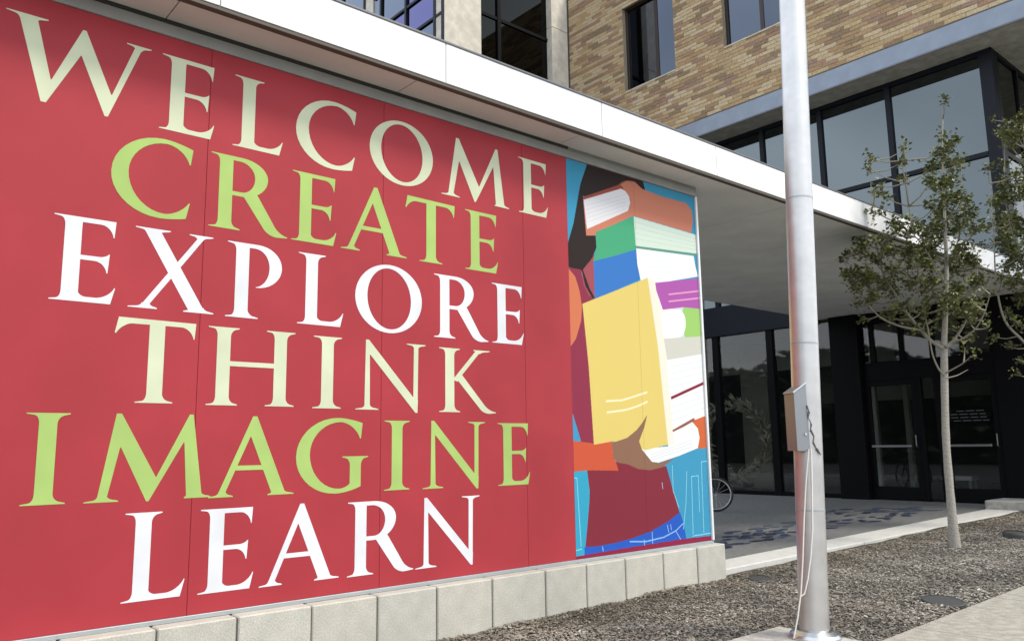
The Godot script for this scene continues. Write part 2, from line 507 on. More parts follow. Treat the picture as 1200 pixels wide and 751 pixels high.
func mural_image() -> ImageTexture:
	var im := Image.create(704, 1280, false, Image.FORMAT_RGB8)
	im.fill(Color8(70, 160, 198))
	fill(im, PackedVector2Array(V([0.22, 3.244, 0.732, 3.465, 0.919, 3.487, 0.903, 3.215, 0.389, 2.981, 0.275, 2.962])), Color8(52, 42, 40))
	fill(im, PackedVector2Array(V([0.152, 2.654, 0.445, 2.696, 0.425, 2.275, 0.311, 2.239, 0.183, 2.327])), Color8(168, 84, 96))
	fill(im, PackedVector2Array(V([0.158, 2.246, 0.359, 2.308, 0.4, 1.722, 0.341, 0.936, 0.191, 0.959])), Color8(152, 58, 80))
	fill(im, PackedVector2Array(V([1.15, 2.269, 1.635, 2.318, 1.623, 1.985, 1.272, 1.959])), Color8(226, 222, 236))
	fill(im, PackedVector2Array(V([1.092, 2.568, 1.437, 2.612, 1.458, 1.785, 1.397, 0.948, 1.319, 0.949])), Color8(250, 246, 236))
	fill(im, PackedVector2Array(V([0.289, 3.564, 0.302, 3.6, 1.041, 3.609, 1.107, 3.42, 0.99, 3.397, 0.831, 3.477, 0.731, 3.448, 0.207, 3.209, 0.237, 2.85, 0.361, 2.862, 0.367, 2.75, 0.306, 2.644, 0.225, 2.553, 0.252, 2.414, 0.335, 2.273, 0.29, 2.269, 0.206, 2.369, 0.168, 2.498, -0.025, 2.519, -0.019, 2.691, 0.075, 2.927, 0.178, 3.317])), Color8(52, 42, 40))
	fill(im, smooth(V([0.667, 3.392, 0.744, 3.459, 0.832, 3.495, 0.933, 3.507, 0.994, 3.467, 1.053, 3.392, 0.822, 3.312])), Color8(128, 88, 70))
	fill(im, PackedVector2Array(V([-0.067, 2.514, 0.157, 2.512, 0.184, 2.374, 0.247, 2.287, 0.323, 2.248, 0.177, 2.194, 0.201, 1.71, 0.203, 1.257, 0.255, 0.944, 0.086, 0.975, -0.038, 1.267, -0.107, 1.324])), Color8(152, 58, 80))
	fill(im, PackedVector2Array(V([0.179, 2.515, 0.283, 2.617, 0.351, 2.634, 0.381, 2.302, 0.324, 2.272, 0.26, 2.352])), Color8(170, 86, 96))
	fill(im, PackedVector2Array(V([-0.066, 2.529, -0.014, 2.513, 0.079, 2.44, 0.128, 2.321, 0.155, 2.176, 0.139, 2.043, 0.068, 1.877, -0.052, 1.748, -0.093, 1.753])), Color8(222, 128, 92))
	fill(im, PackedVector2Array(V([-0.108, 1.295, -0.038, 1.275, 0.002, 1.224, 0.097, 0.982, -0.119, 0.984])), Color8(75, 160, 205))
	fill(im, PackedVector2Array(V([0.157, 0.733, 0.535, 0.797, 1.014, 0.731, 1.24, 0.74, 1.304, 0.562, 1.402, 0.309, 1.413, 0.276, 1.229, 0.218, 0.964, 0.137, 0.702, 0.097, 0.112, 0.076, 0.146, 0.265, 0.182, 0.507])), Color8(140, 52, 66))
	fill(im, PackedVector2Array(V([0.089, 0.015, 0.092, 0.092, 0.259, 0.084, 0.499, 0.093, 0.703, 0.112, 0.965, 0.152, 1.229, 0.225, 1.414, 0.3, 1.459, 0.201, 1.498, 0.023, 0.697, 0.009])), Color8(46, 98, 200))
	fill(im, PackedVector2Array(V([0.111, 0.034, 0.111, 0.041])), Color8(190, 225, 235))
	fill(im, PackedVector2Array(V([-0.127, 0.734, 0.16, 0.733, 0.185, 0.557, 0.175, 0.449, 0.141, 0.258, 0.103, 0.091, 0.099, 0.014, -0.152, 0.018])), Color8(62, 172, 205))
	fill(im, PackedVector2Array(V([-0.152, 0.018, 0.09, 0.026, 0.699, 0.038, 1.487, 0.048, 1.98, 0.04, 1.97, -0.067, -0.153, -0.03])), Color8(150, 42, 72))
	stroke(im, V([-0.008, 0.673, 0.033, 0.672, 0.062, 0.102]), 0.008, Color8(160, 222, 235))
	stroke(im, V([-0.031, 0.068, 0.071, 0.08]), 0.008, Color8(160, 222, 235))
	stroke(im, V([-0.018, 0.674, -0.01, 0.073]), 0.007, Color8(160, 222, 235))
	stroke(im, V([1.602, 0.078, 1.62, 0.631, 1.729, 0.632, 1.721, 0.281]), 0.008, Color8(160, 222, 235))
	stroke(im, V([1.773, 0.081, 1.789, 0.768, 1.931, 0.773]), 0.008, Color8(160, 222, 235))
	stroke(im, V([1.549, 0.683, 1.512, 0.375, 1.455, 0.138]), 0.008, Color8(160, 222, 235))
	stroke(im, V([1.33, 0.746, 1.326, 0.505, 1.404, 0.341]), 0.008, Color8(160, 222, 235))
	stroke(im, V([1.594, 0.063, 1.925, 0.069]), 0.008, Color8(160, 222, 235))
	stroke(im, V([0.679, 0.088, 0.9, 0.07, 1.157, 0.087, 1.337, 0.131, 1.459, 0.193]), 0.012, Color8(150, 195, 240))
	stroke(im, V([0.995, 0.149, 0.994, 0.042]), 0.008, Color8(170, 205, 240))
	stroke(im, V([0.877, 0.09, 0.88, 0.037]), 0.008, Color8(170, 205, 240))
	stroke(im, V([1.215, 0.195, 1.235, 0.123]), 0.008, Color8(170, 205, 240))
	stroke(im, V([1.265, 0.199, 1.274, 0.144]), 0.008, Color8(170, 205, 240))
	stroke(im, V([1.337, 0.131, 1.408, 0.046]), 0.008, Color8(170, 205, 240))
	stroke(im, V([0.323, 0.079, 0.332, 0.035]), 0.008, Color8(170, 205, 240))
	stroke(im, V([1.166, 0.591, 1.174, 0.528]), 0.008, Color8(170, 205, 240))
	fill(im, PackedVector2Array(V([-0.118, 0.998, -0.038, 0.991, 0.245, 0.963, 0.494, 0.995, 0.494, 0.881, 0.565, 0.717, 0.181, 0.732, -0.128, 0.72])), Color8(215, 96, 66))
	fill(im, PackedVector2Array(V([0.207, 3.201, 0.73, 3.431, 0.819, 3.483, 0.945, 3.501, 1.044, 3.451, 1.345, 3.431, 1.749, 3.436, 1.845, 3.37, 1.85, 3.25, 1.811, 3.124, 0.899, 3.146, 0.385, 2.899, 0.361, 2.862, 0.237, 2.842, 0.222, 3.033])), Color8(216, 136, 110))
	fill(im, PackedVector2Array(V([0.207, 3.201, 0.73, 3.431, 0.777, 3.397, 0.216, 3.162])), Color8(168, 84, 70))
	fill(im, PackedVector2Array(V([0.217, 3.178, 0.736, 3.389, 0.801, 3.376, 0.848, 3.334, 0.863, 3.268, 0.827, 3.184, 0.25, 2.905])), Color8(244, 242, 244))
	stroke(im, V([0.237, 3.125, 0.799, 3.342]), 0.006, Color8(224, 226, 232))
	stroke(im, V([0.235, 3.084, 0.797, 3.305]), 0.006, Color8(224, 226, 232))
	stroke(im, V([0.234, 3.043, 0.795, 3.269]), 0.006, Color8(224, 226, 232))
	stroke(im, V([0.232, 3.003, 0.793, 3.233]), 0.006, Color8(224, 226, 232))
	stroke(im, V([0.23, 2.962, 0.791, 3.196]), 0.006, Color8(224, 226, 232))
	fill(im, PackedVector2Array(V([0.362, 2.895, 0.906, 3.143, 0.924, 2.817, 0.608, 2.704, 0.316, 2.613, 0.367, 2.75])), Color8(80, 178, 132))
	fill(im, PackedVector2Array(V([0.906, 3.143, 2.104, 3.111, 2.088, 2.926, 0.92, 2.85])), Color8(222, 238, 224))
	stroke(im, V([0.921, 3.09, 1.981, 3.068]), 0.006, Color8(204, 224, 210))
	stroke(im, V([0.918, 3.033, 1.978, 3.03]), 0.006, Color8(204, 224, 210))
	stroke(im, V([0.915, 2.977, 1.975, 2.993]), 0.006, Color8(204, 224, 210))
	stroke(im, V([0.912, 2.921, 1.972, 2.955]), 0.006, Color8(204, 224, 210))
	fill(im, PackedVector2Array(V([0.92, 2.85, 2.028, 2.922, 2.026, 2.898, 0.918, 2.825])), Color8(105, 160, 135))
	fill(im, PackedVector2Array(V([0.322, 2.614, 0.608, 2.704, 0.924, 2.813, 0.963, 2.526, 0.323, 2.248])), Color8(66, 128, 206))
	fill(im, PackedVector2Array(V([0.925, 2.826, 1.834, 2.88, 1.855, 2.774, 1.89, 2.669, 1.218, 2.515, 0.975, 2.511, 0.934, 2.666])), Color8(252, 253, 255))
	stroke(im, V([0.965, 2.763, 1.845, 2.836]), 0.006, Color8(236, 238, 243))
	stroke(im, V([0.962, 2.708, 1.842, 2.795]), 0.006, Color8(236, 238, 243))
	stroke(im, V([0.958, 2.652, 1.839, 2.753]), 0.006, Color8(236, 238, 243))
	stroke(im, V([0.955, 2.597, 1.835, 2.712]), 0.006, Color8(236, 238, 243))
	fill(im, PackedVector2Array(V([1.166, 2.513, 2.067, 2.682, 2.036, 2.322, 1.607, 2.315, 1.292, 2.258])), Color8(184, 96, 180))
	stroke(im, V([1.391, 2.423, 2.055, 2.545]), 0.016, Color8(236, 170, 205))
	stroke(im, V([1.386, 2.351, 2.049, 2.468]), 0.016, Color8(236, 170, 205))
	fill(im, PackedVector2Array(V([1.621, 2.317, 2.037, 2.331, 2.012, 2.049, 1.624, 2.002, 1.569, 2.18])), Color8(168, 214, 118))
	fill(im, smooth(V([1.251, 2.228, 1.564, 2.298, 1.642, 2.231, 1.647, 2.117, 1.583, 2.008, 1.286, 1.968])), Color8(252, 252, 252))
	fill(im, PackedVector2Array(V([1.286, 1.968, 2.013, 2.054, 1.997, 1.87, 1.324, 1.76])), Color8(218, 217, 205))
	fill(im, PackedVector2Array(V([1.311, 1.759, 1.997, 1.874, 1.941, 1.219, 1.793, 1.157, 1.377, 1.03])), Color8(250, 250, 251))
	stroke(im, V([1.359, 1.695, 1.962, 1.806]), 0.006, Color8(228, 232, 234))
	stroke(im, V([1.354, 1.627, 1.957, 1.743]), 0.006, Color8(228, 232, 234))
	stroke(im, V([1.349, 1.56, 1.952, 1.681]), 0.006, Color8(228, 232, 234))
	stroke(im, V([1.344, 1.493, 1.946, 1.62]), 0.006, Color8(228, 232, 234))
	stroke(im, V([1.34, 1.426, 1.941, 1.558]), 0.006, Color8(228, 232, 234))
	stroke(im, V([1.335, 1.36, 1.936, 1.497]), 0.006, Color8(228, 232, 234))
	stroke(im, V([1.33, 1.293, 1.93, 1.435]), 0.006, Color8(228, 232, 234))
	stroke(im, V([1.325, 1.227, 1.925, 1.374]), 0.006, Color8(228, 232, 234))
	stroke(im, V([1.321, 1.162, 1.92, 1.313]), 0.006, Color8(228, 232, 234))
	stroke(im, V([1.357, 1.389, 1.957, 1.576]), 0.028, Color8(140, 40, 62))
	fill(im, PackedVector2Array(V([1.669, 1.169, 1.972, 1.245, 1.957, 0.909, 1.744, 0.895, 1.717, 1.072])), Color8(218, 110, 66))
	stroke(im, V([1.36, 1.067, 1.712, 1.19]), 0.028, Color8(150, 100, 84))
	fill(im, PackedVector2Array(V([1.273, 1.031, 1.366, 1.063, 1.682, 1.156, 1.76, 1.097, 1.781, 1.004, 1.744, 0.903, 1.441, 0.833, 1.128, 0.775, 1.03, 0.785, 0.891, 0.906, 1.278, 0.925])), Color8(252, 252, 252))
	stroke(im, V([1.021, 0.849, 1.668, 0.988]), 0.006, Color8(222, 226, 230))
	stroke(im, V([1.02, 0.825, 1.666, 0.954]), 0.006, Color8(222, 226, 230))
	stroke(im, V([1.018, 0.801, 1.663, 0.921]), 0.006, Color8(222, 226, 230))
	fill(im, PackedVector2Array(V([0.161, 2.2, 1.079, 2.554, 1.19, 1.894, 1.279, 0.941, 0.939, 0.893, 0.809, 0.938, 0.499, 0.979, 0.255, 0.951, 0.219, 1.635])), Color8(236, 212, 122))
	fill(im, PackedVector2Array(V([1.079, 2.554, 1.187, 2.537, 1.303, 1.843, 1.359, 1.063, 1.371, 0.949, 1.279, 0.933, 1.19, 1.894])), Color8(250, 244, 226))
	stroke(im, V([0.426, 1.337, 0.644, 1.351, 0.811, 1.39, 1.004, 1.436]), 0.018, Color8(252, 246, 206))
	stroke(im, V([0.433, 1.236, 0.686, 1.263, 0.854, 1.3, 1.003, 1.348]), 0.018, Color8(252, 246, 206))
	fill(im, PackedVector2Array(V([0.991, 1.223, 0.939, 1.103, 0.859, 0.977, 0.897, 0.898, 1.03, 0.785, 1.128, 0.771, 1.361, 0.81, 1.442, 0.841, 1.176, 0.73, 1, 0.708, 0.832, 0.724, 0.694, 0.77, 0.557, 0.789, 0.503, 0.835, 0.487, 0.964, 0.695, 1.009, 0.829, 1.079, 0.918, 1.15])), Color8(150, 112, 90))
	im.generate_mipmaps()
	return ImageTexture.create_from_image(im)

# ------------------------------------------------------------------ the banner wall
func build_banner() -> void:
	var zb := -4.99
	var sign := thing("welcome_banner", "huge red banner of printed words and a reader holding stacked books on the long wall", "banner", Vector3(3, 0.25, zb))
	var seams := [-2.29, -0.95, 0.38, 1.72, 3.02, 4.40, 5.86, 6.82]
	for k in seams.size() - 1:
		obj("panel", box_mesh(Vector3(seams[k] + 0.0012, 0.25, zb - 0.03), Vector3(seams[k + 1] - 0.0012, 3.785, zb), 0.0012), M.red, sign)
	obj("backing", box_mesh(Vector3(-2.3, 0.25, zb - 0.06), Vector3(6.83, 3.80, zb - 0.032)), M.red_joint, sign)
	var words := [["WELCOME", 3.170, 0.0, "cream", [0.570, 1.412, 1.874, 2.312, 2.896, 3.545, 4.354]],
		["CREATE", 2.607, -0.004, "green", [1.159, 1.741, 2.298, 2.674, 3.211, 3.777]],
		["EXPLORE", 2.041, -0.005, "white", [0.883, 1.294, 1.870, 2.358, 2.795, 3.475, 4.045]],
		["THINK", 1.479, -0.008, "cream", [1.233, 1.772, 2.484, 2.810, 3.522]],
		["IMAGINE", 0.923, -0.010, "green", [0.822, 1.127, 1.813, 2.377, 3.046, 3.374, 4.089]],
		["LEARN", 0.361, -0.012, "white", [1.350, 1.774, 2.151, 2.765, 3.313]]]
	var cache := {}
	var size := 0.497
	var n := 0
	for w in words:
		for k in w[0].length():
			var ch: String = w[0][k]
			if not cache.has(ch): cache[ch] = glyph_faces(ch)
			var s := Shape.new()
			var x0: float = w[4][k]
			var y0: float = w[1] + w[2] * (x0 - w[4][0])
			for f in cache[ch]:
				var p := PackedVector2Array()
				for q in f: p.append(Vector2(x0 + q.x * size, y0 + q.y * size))
				s.flat(p, zb + 0.0010 + 0.0006 * (n % 2))
			obj("letter", s.mesh(), M[w[3]], sign)
			n += 1
	# the printed picture, in two widths like the panels it lies on
	var tex := mural_image()
	for part in [[4.933, 5.8592], [5.8608, 6.82]]:
		var s := Shape.new()
		var y0 := 0.252
		var y1 := 3.782
		var a := Vector3(part[0], y0, zb + 0.0012)
		var b := Vector3(part[1], y0, zb + 0.0012)
		var c := Vector3(part[1], y1, zb + 0.0012)
		var d := Vector3(part[0], y1, zb + 0.0012)
		for t in [[a, d, c], [a, c, b]]:
			for p in t:
				s.v.append(p)
				s.n.append(Vector3.BACK)
				s.uv.append(Vector2((p.x - 4.933) / mural_size.x, 1.0 - (p.y - y0) / mural_size.y))
		var m := StandardMaterial3D.new()
		m.albedo_texture = tex
		m.albedo_color = Color(0.88, 0.88, 0.88)
		m.metallic_specular = 0.22
		m.roughness = 0.55
		obj("picture_panel", s.mesh(), m, sign)
	obj("top_trim", box_mesh(Vector3(-2.3, 3.785, zb - 0.02), Vector3(6.85, 3.866, zb + 0.014), 0.004), M.trim, sign)
	obj("shadow_gap", box_mesh(Vector3(-2.3, 3.866, zb - 0.02), Vector3(4.95, 3.8895, zb + 0.018)), M.dark_gap, sign)
	obj("light_rail", box_mesh(Vector3(4.953, 3.868, zb - 0.02), Vector3(6.85, 3.8895, zb + 0.010)), M.trim, sign)
	obj("end_trim", box_mesh(Vector3(6.822, 0.252, zb - 0.05), Vector3(6.852, 3.783, zb + 0.022), 0.004), M.pale_trim, sign)
	obj("bottom_trim", box_mesh(Vector3(-2.3, 0.222, zb - 0.02), Vector3(6.85, 0.249, zb + 0.012), 0.003), M.flash, sign)
	# wall that carries it, and the stone base
	var wall := thing("long_wall", "long low wall behind the red banner, standing on a row of stone blocks", "wall", Vector3(3, -0.2, -5.2))
	obj("core", box_mesh(Vector3(-2.3, -0.3, -5.45), Vector3(6.83, 3.885, zb - 0.063)), M.mortar_dark, wall)
	obj("rear_face", box_mesh(Vector3(-2.3, -0.3, -5.47), Vector3(6.84, 3.883, -5.452)), M.soffit, wall)
	var edges := [-2.3, -1.7, -1.12, -0.55, 0.02, 0.55, 1.05, 1.52, 1.98, 2.46, 2.94, 3.425, 3.93, 4.472, 4.935, 5.417, 5.93, 6.43, 6.88]
	for k in edges.size() - 1:
		var dz := rng.randf_range(-0.003, 0.003)
		obj("block", box_mesh(Vector3(edges[k] + 0.006, -0.42, -5.05), Vector3(edges[k + 1] - 0.006, 0.2215 + dz * 0.4, -4.87 + dz), 0.007), M.base[rng.randi() % 3], wall)
	obj("block_mortar", box_mesh(Vector3(-2.29, -0.42, -5.04), Vector3(6.868, 0.205, -4.885)), M.mortar_dark, wall)

# ------------------------------------------------------------------ the canopy
func build_canopy() -> void:
	var c := thing("entrance_canopy", "flat concrete canopy with white edge panels running over the banner to the doors", "canopy", Vector3(6, 3.89, -6.8))
	var s := 3.891
	var zf := -4.65
	var xs := []
	var x := 1.64 - 1.712 * 3
	while x < 22.0:
		xs.append(x)
		x += 1.712
	for k in xs.size() - 1:
		obj("edge_panel", box_mesh(Vector3(xs[k] + 0.004, s + 0.022, zf - 0.05), Vector3(xs[k + 1] - 0.004, 4.232, zf), 0.002), M.fascia, c)
	obj("edge_backing", box_mesh(Vector3(xs[0], s + 0.024, zf - 0.061), Vector3(xs[-1], 4.23, zf - 0.051)), M.drip, c)
	obj("drip_edge", box_mesh(Vector3(xs[0], s - 0.006, zf - 0.06), Vector3(xs[-1], s + 0.022, zf - 0.006), 0.003), M.drip, c)
	obj("coping", box_mesh(Vector3(xs[0], 4.232, zf - 0.12), Vector3(xs[-1], 4.25, zf + 0.008), 0.003), M.coping, c)
	obj("soffit_backing", box_mesh(Vector3(xs[0], s + 0.028, -9.05), Vector3(16.78, s + 0.034, zf - 0.07)), M.drip, c)
	obj("roof", box_mesh(Vector3(xs[0], s + 0.036, -9.06), Vector3(16.79, 4.2, zf - 0.062)), M.roofing, c)
	obj("rear_edge", box_mesh(Vector3(xs[0], s + 0.002, -9.08), Vector3(16.79, 4.22, -9.062)), M.drip, c)
	obj("roof", box_mesh(Vector3(16.8, s + 0.03, -5.0), Vector3(xs[-1], 4.2, zf - 0.062)), M.roofing, c)
	var p := 3.13 - 1.712 * 3
	while p < 16.79:
		var e := minf(p + 1.712, 16.79)
		obj("soffit_panel", box_mesh(Vector3(p + 0.004, s, -9.06), Vector3(e - 0.004, s + 0.026, zf - 0.062), 0.001), M.soffit, c)
		p += 1.712
	obj("soffit_panel", box_mesh(Vector3(16.8, s, -5.0), Vector3(xs[-1], s + 0.026, zf - 0.062), 0.001), M.soffit, c)

# ------------------------------------------------------------------ the library: brick storey, curtain wall, lobby
var cam_basis: Basis
var cam_at: Vector3

func px_of(p: Vector3) -> Vector3:     # x, y in units of the half height of the view, z the distance ahead
	var q := cam_basis.inverse() * (p - cam_at)
	return Vector3(q.x / maxf(-q.z, 0.01) / 0.3984, q.y / maxf(-q.z, 0.01) / 0.3984, -q.z)

func build_library() -> void:
	var xb := 16.055
	var b := thing("library", "tan brick library storey above a glass lobby with a metal edged floor slab", "building", Vector3(18, 0, -8))
	var wins := [[-13.85, -12.11, 10.80, 13.30, 0.62], [-10.62, -8.88, 10.80, 13.30, 0.58]]
	var z0 := -15.98
	var z1 := -0.4
	var yt := 15.0
	var yb := 9.225
	# mortar wall round the windows
	var s := Shape.new()
	var bands := [[z0, -13.85], [-12.11, -10.62], [-8.88, z1]]
	for q in bands: s.box(Vector3(xb + 0.008, yb, q[0]), Vector3(xb + 0.36, yt, q[1]))
	for w in wins:
		s.box(Vector3(xb + 0.008, yb, w[0]), Vector3(xb + 0.36, w[2], w[1]))
		s.box(Vector3(xb + 0.008, w[3], w[0]), Vector3(xb + 0.36, yt, w[1]))
	obj("wall", s.mesh(), M.mortar, b)
	# bricks in courses of 9 cm
	var f := FastNoiseLite.new()
	f.seed = 5
	f.frequency = 0.9
	var list := []
	var course := 0.094
	var long := 0.40
	var rows := int((yt - yb) / course)
	for r in rows:
		var y := yb + 0.004 + r * course
		var z := z1 - 0.005
		z -= [0.0, 0.2, 0.07, 0.27][r % 4] + rng.randf_range(-0.01, 0.01)
		var first := true
		while z > z0 + 0.02:
			var a := maxf(z - long, z0 + 0.004)
			var zz := z
			if first:
				zz = z1 - 0.005
				a = z
				first = false
				if zz - a < 0.02: continue
			else: z -= long
			# cut at the windows
			var spans := [[a + 0.005, zz - 0.005]]
			for w in wins:
				if y + course * 0.5 > w[2] and y + course * 0.5 < w[3]:
					var next := []
					for sp in spans:
						if sp[1] <= w[0] or sp[0] >= w[1]: next.append(sp)
						else:
							if sp[0] < w[0] - 0.03: next.append([sp[0], w[0] - 0.004])
							if sp[1] > w[1] + 0.03: next.append([w[1] + 0.004, sp[1]])
					spans = next
			for sp in spans:
				var t := f.get_noise_2d(zz * 1.1, y * 3.2) * 1.3 + rng.randf_range(-0.75, 0.75)
				var k := 0
				if t < -0.62: k = 5
				elif t < -0.42: k = 6
				elif t < -0.26: k = 4
				elif t < -0.12: k = 3
				elif t < 0.02: k = 7
				elif t < 0.2: k = 1
				elif t < 0.5: k = 0
				else: k = 2
				var px := px_of(Vector3(xb, y, (sp[0] + sp[1]) * 0.5))
				var seen := absf(px.x) < 1.62 and px.y < 1.02 and px.y > -1.0 and px.z > 0
				list.append([px.z if seen else 900.0 + px.z, sp[0], sp[1], y, k, rng.randf_range(-0.003, 0.0035)])
	list.sort_custom(func(p, q): return p[0] < q[0])
	var rest := Shape.new()
	rest.colored = true
	var meshes := {}
	for i in list.size():
		var q: Array = list[i]
		var w := snappedf(q[2] - q[1], 0.005)
		var lo := Vector3(xb + q[5], q[3], q[1])
		if i < 296:
			var key := roundi(w * 1000)
			if not meshes.has(key): meshes[key] = box_mesh(Vector3.ZERO, Vector3(0.05, course - 0.01, w), 0.004)
			var o := obj("brick", meshes[key], M.brick[q[4]], b)
			o.position += lo
		else:
			rest.tint = tones[q[4]]
			if q[0] < 900: rest.box(lo, Vector3(xb + 0.05, q[3] + course - 0.01, q[2]), 0.004)
			else: rest.box(lo, Vector3(xb + 0.05, q[3] + course - 0.01, q[2]))
	obj("brickwork", rest.mesh(), M.brick_any, b, true)
	# windows of the brick storey
	for w in wins:
		var fr := Shape.new()
		var x0 := xb + 0.13
		var t := 0.075
		fr.box(Vector3(x0, w[2], w[0]), Vector3(x0 + 0.10, w[3], w[0] + t), 0.004)
		fr.box(Vector3(x0, w[2], w[1] - t), Vector3(x0 + 0.10, w[3], w[1]), 0.004)
		fr.box(Vector3(x0, w[2], w[0] + t), Vector3(x0 + 0.10, w[2] + 0.06, w[1] - t), 0.004)
		fr.box(Vector3(x0, w[3] - t, w[0] + t), Vector3(x0 + 0.10, w[3], w[1] - t), 0.004)
		var win := Node3D.new()
		win.name = "window"
		b.add_child(win, true)
		obj("frame", fr.mesh(), M.brown_frame, win)
		var zm: float = w[0] + (w[1] - w[0]) * w[4]
		obj("mullion", box_mesh(Vector3(x0 - 0.01, w[2] + 0.06, zm - 0.05), Vector3(x0 + 0.10, w[3] - t, zm + 0.05), 0.004), M.brown_frame, win)
		obj("pane", box_mesh(Vector3(x0 + 0.04, w[2] + 0.06, w[0] + t), Vector3(x0 + 0.06, w[3] - t, zm - 0.05)), M.window_glass, win)
		var ajar := Shape.new()
		ajar.quad(Vector3(x0 + 0.015, w[2] + 0.06, zm + 0.05), Vector3(x0 + 0.085, w[2] + 0.06, w[1] - t), Vector3(x0 + 0.085, w[3] - t, w[1] - t), Vector3(x0 + 0.015, w[3] - t, zm + 0.05), Vector3(-1, 0, 0.11).normalized())
		obj("pane", ajar.mesh(), M.window_glass, win)
		obj("sill", box_mesh(Vector3(xb - 0.015, w[2] - 0.03, w[0] + 0.002), Vector3(x0 + 0.09, w[2] - 0.001, w[1] - 0.002), 0.005), M.stone, win)
	# floor slab that carries the brick: metal edge, dark drip and soffit
	obj("slab_edge", box_mesh(Vector3(xb - 0.012, 8.80, -15.97), Vector3(xb + 0.2, 9.19, z1), 0.004), M.slab_edge, b)
	obj("shadow_line", box_mesh(Vector3(xb + 0.004, 9.19, -15.97), Vector3(xb + 0.2, 9.222, z1)), M.drip, b)
	obj("slab_drip", box_mesh(Vector3(xb - 0.004, 8.778, -15.97), Vector3(xb + 0.03, 8.80, z1)), M.coping, b)
	obj("slab_soffit", box_mesh(Vector3(xb + 0.032, 8.78, -15.97), Vector3(24, 8.84, z1)), M.slab_soffit, b)
	obj("slab", box_mesh(Vector3(xb + 0.205, 8.842, -15.9), Vector3(24, 9.2, z1)), M.stone, b)
	# curtain wall of the middle storey
	var xg := 16.81
	var posts := [-15.9, -14.75, -13.25, -11.72, -10.20, -8.70, -7.13, -5.19]
	for k in range(posts.size()):
		var half := 0.055 if k < posts.size() - 1 else 0.12
		obj("mullion", box_mesh(Vector3(xg - 0.06, 4.55, posts[k] - half), Vector3(xg + 0.1, 8.69, posts[k] + half), 0.004), M.navy_frame, b)
		if k > 0:
			for lvl in [[4.55, 6.63], [6.73, 8.69]]:
				obj("pane", box_mesh(Vector3(xg, lvl[0], posts[k - 1] + 0.055), Vector3(xg + 0.02, lvl[1], posts[k] - half)), M.mirror_glass, b)
			obj("transom", box_mesh(Vector3(xg - 0.05, 6.632, posts[k - 1] + 0.056), Vector3(xg + 0.1, 6.728, posts[k] - half - 0.001), 0.004), M.navy_frame, b)
	obj("head_rail", box_mesh(Vector3(xg - 0.06, 8.692, -15.9), Vector3(xg + 0.1, 8.778, -5.07)), M.navy_frame, b)
	obj("spandrel", box_mesh(Vector3(xg - 0.09, 3.812, -15.9), Vector3(xg + 0.1, 4.548, -9.10), 0.006), M.navy_frame, b)
	obj("spandrel", box_mesh(Vector3(xg + 0.01, 3.92, -9.09), Vector3(xg + 0.1, 4.548, -5.07)), M.navy_frame, b)
	# its return towards the street end
	for k in 4:
		var x := xg + 0.25 + 1.15 * k
		obj("mullion", box_mesh(Vector3(x + 1.04, 4.3, -5.19), Vector3(x + 1.15, 8.69, -5.07), 0.004), M.navy_frame, b)
		for lvl in [[4.55, 6.63], [6.73, 8.69]]:
			obj("pane", box_mesh(Vector3(x, lvl[0], -5.13), Vector3(x + 1.04, lvl[1], -5.11)), M.return_glass, b)
		obj("transom", box_mesh(Vector3(x, 6.632, -5.16), Vector3(x + 1.039, 6.728, -5.08), 0.004), M.navy_frame, b)
	obj("corner_post", box_mesh(Vector3(xg + 0.101, 4.3, -5.31), Vector3(xg + 0.249, 8.69, -5.07), 0.004), M.navy_frame, b)
	obj("head_rail", box_mesh(Vector3(xg + 0.101, 8.692, -5.2), Vector3(24, 8.778, -5.07)), M.navy_frame, b)
	obj("spandrel", box_mesh(Vector3(xg + 0.101, 4.21, -5.18), Vector3(24, 4.298, -5.08)), M.navy_frame, b)
	# lobby front
	var lob := [-15.9, -14.85, -13.35, -11.85, -10.34, -8.80]
	for k in lob.size():
		if k < lob.size() - 1:
			obj("lobby_mullion", box_mesh(Vector3(xg - 0.06, 0.0, lob[k] - 0.085), Vector3(xg + 0.1, 3.811, lob[k] + 0.085), 0.004), M.black_frame, b)
		if k > 0:
			var e: float = lob[k] - (0.085 if k < lob.size() - 1 else 0.0)
			obj("lobby_pane", box_mesh(Vector3(xg, 0.09, lob[k - 1] + 0.085), Vector3(xg + 0.012, 3.811, e)), M.lobby_glass, b)
			obj("lobby_sill", box_mesh(Vector3(xg - 0.04, 0.0, lob[k - 1] + 0.086), Vector3(xg + 0.08, 0.09, e - 0.001)), M.black_frame, b)
	obj("pier", box_mesh(Vector3(xg - 0.16, 0.0, -8.79), Vector3(xg + 0.3, 3.889, -8.17), 0.005), M.black_frame, b)
	obj("dark_wall", box_mesh(Vector3(xg - 0.05, 0.0, -5.62), Vector3(xg + 0.2, 3.889, -2.6), 0.005), M.black_frame, b)
	obj("door_head", box_mesh(Vector3(xg - 0.03, 2.45, -8.168), Vector3(xg + 0.1, 2.83, -5.622), 0.004), M.black_frame, b)
	obj("door_head", box_mesh(Vector3(xg - 0.03, 3.64, -8.168), Vector3(xg + 0.1, 3.889, -5.622), 0.004), M.black_frame, b)
	var tr := [-8.168, -7.93, -7.32, -6.72, -6.15, -5.622]
	for k in range(1, tr.size()):
		obj("transom_pane", box_mesh(Vector3(xg, 2.831, tr[k - 1] + 0.05), Vector3(xg + 0.012, 3.639, tr[k] - 0.05)), M.lobby_glass, b)
		obj("transom_bar", box_mesh(Vector3(xg - 0.03, 2.831, tr[k] - 0.05), Vector3(xg + 0.08, 3.639, tr[k] + (0.05 if k < tr.size() - 1 else 0.0)), 0.003), M.black_frame, b)
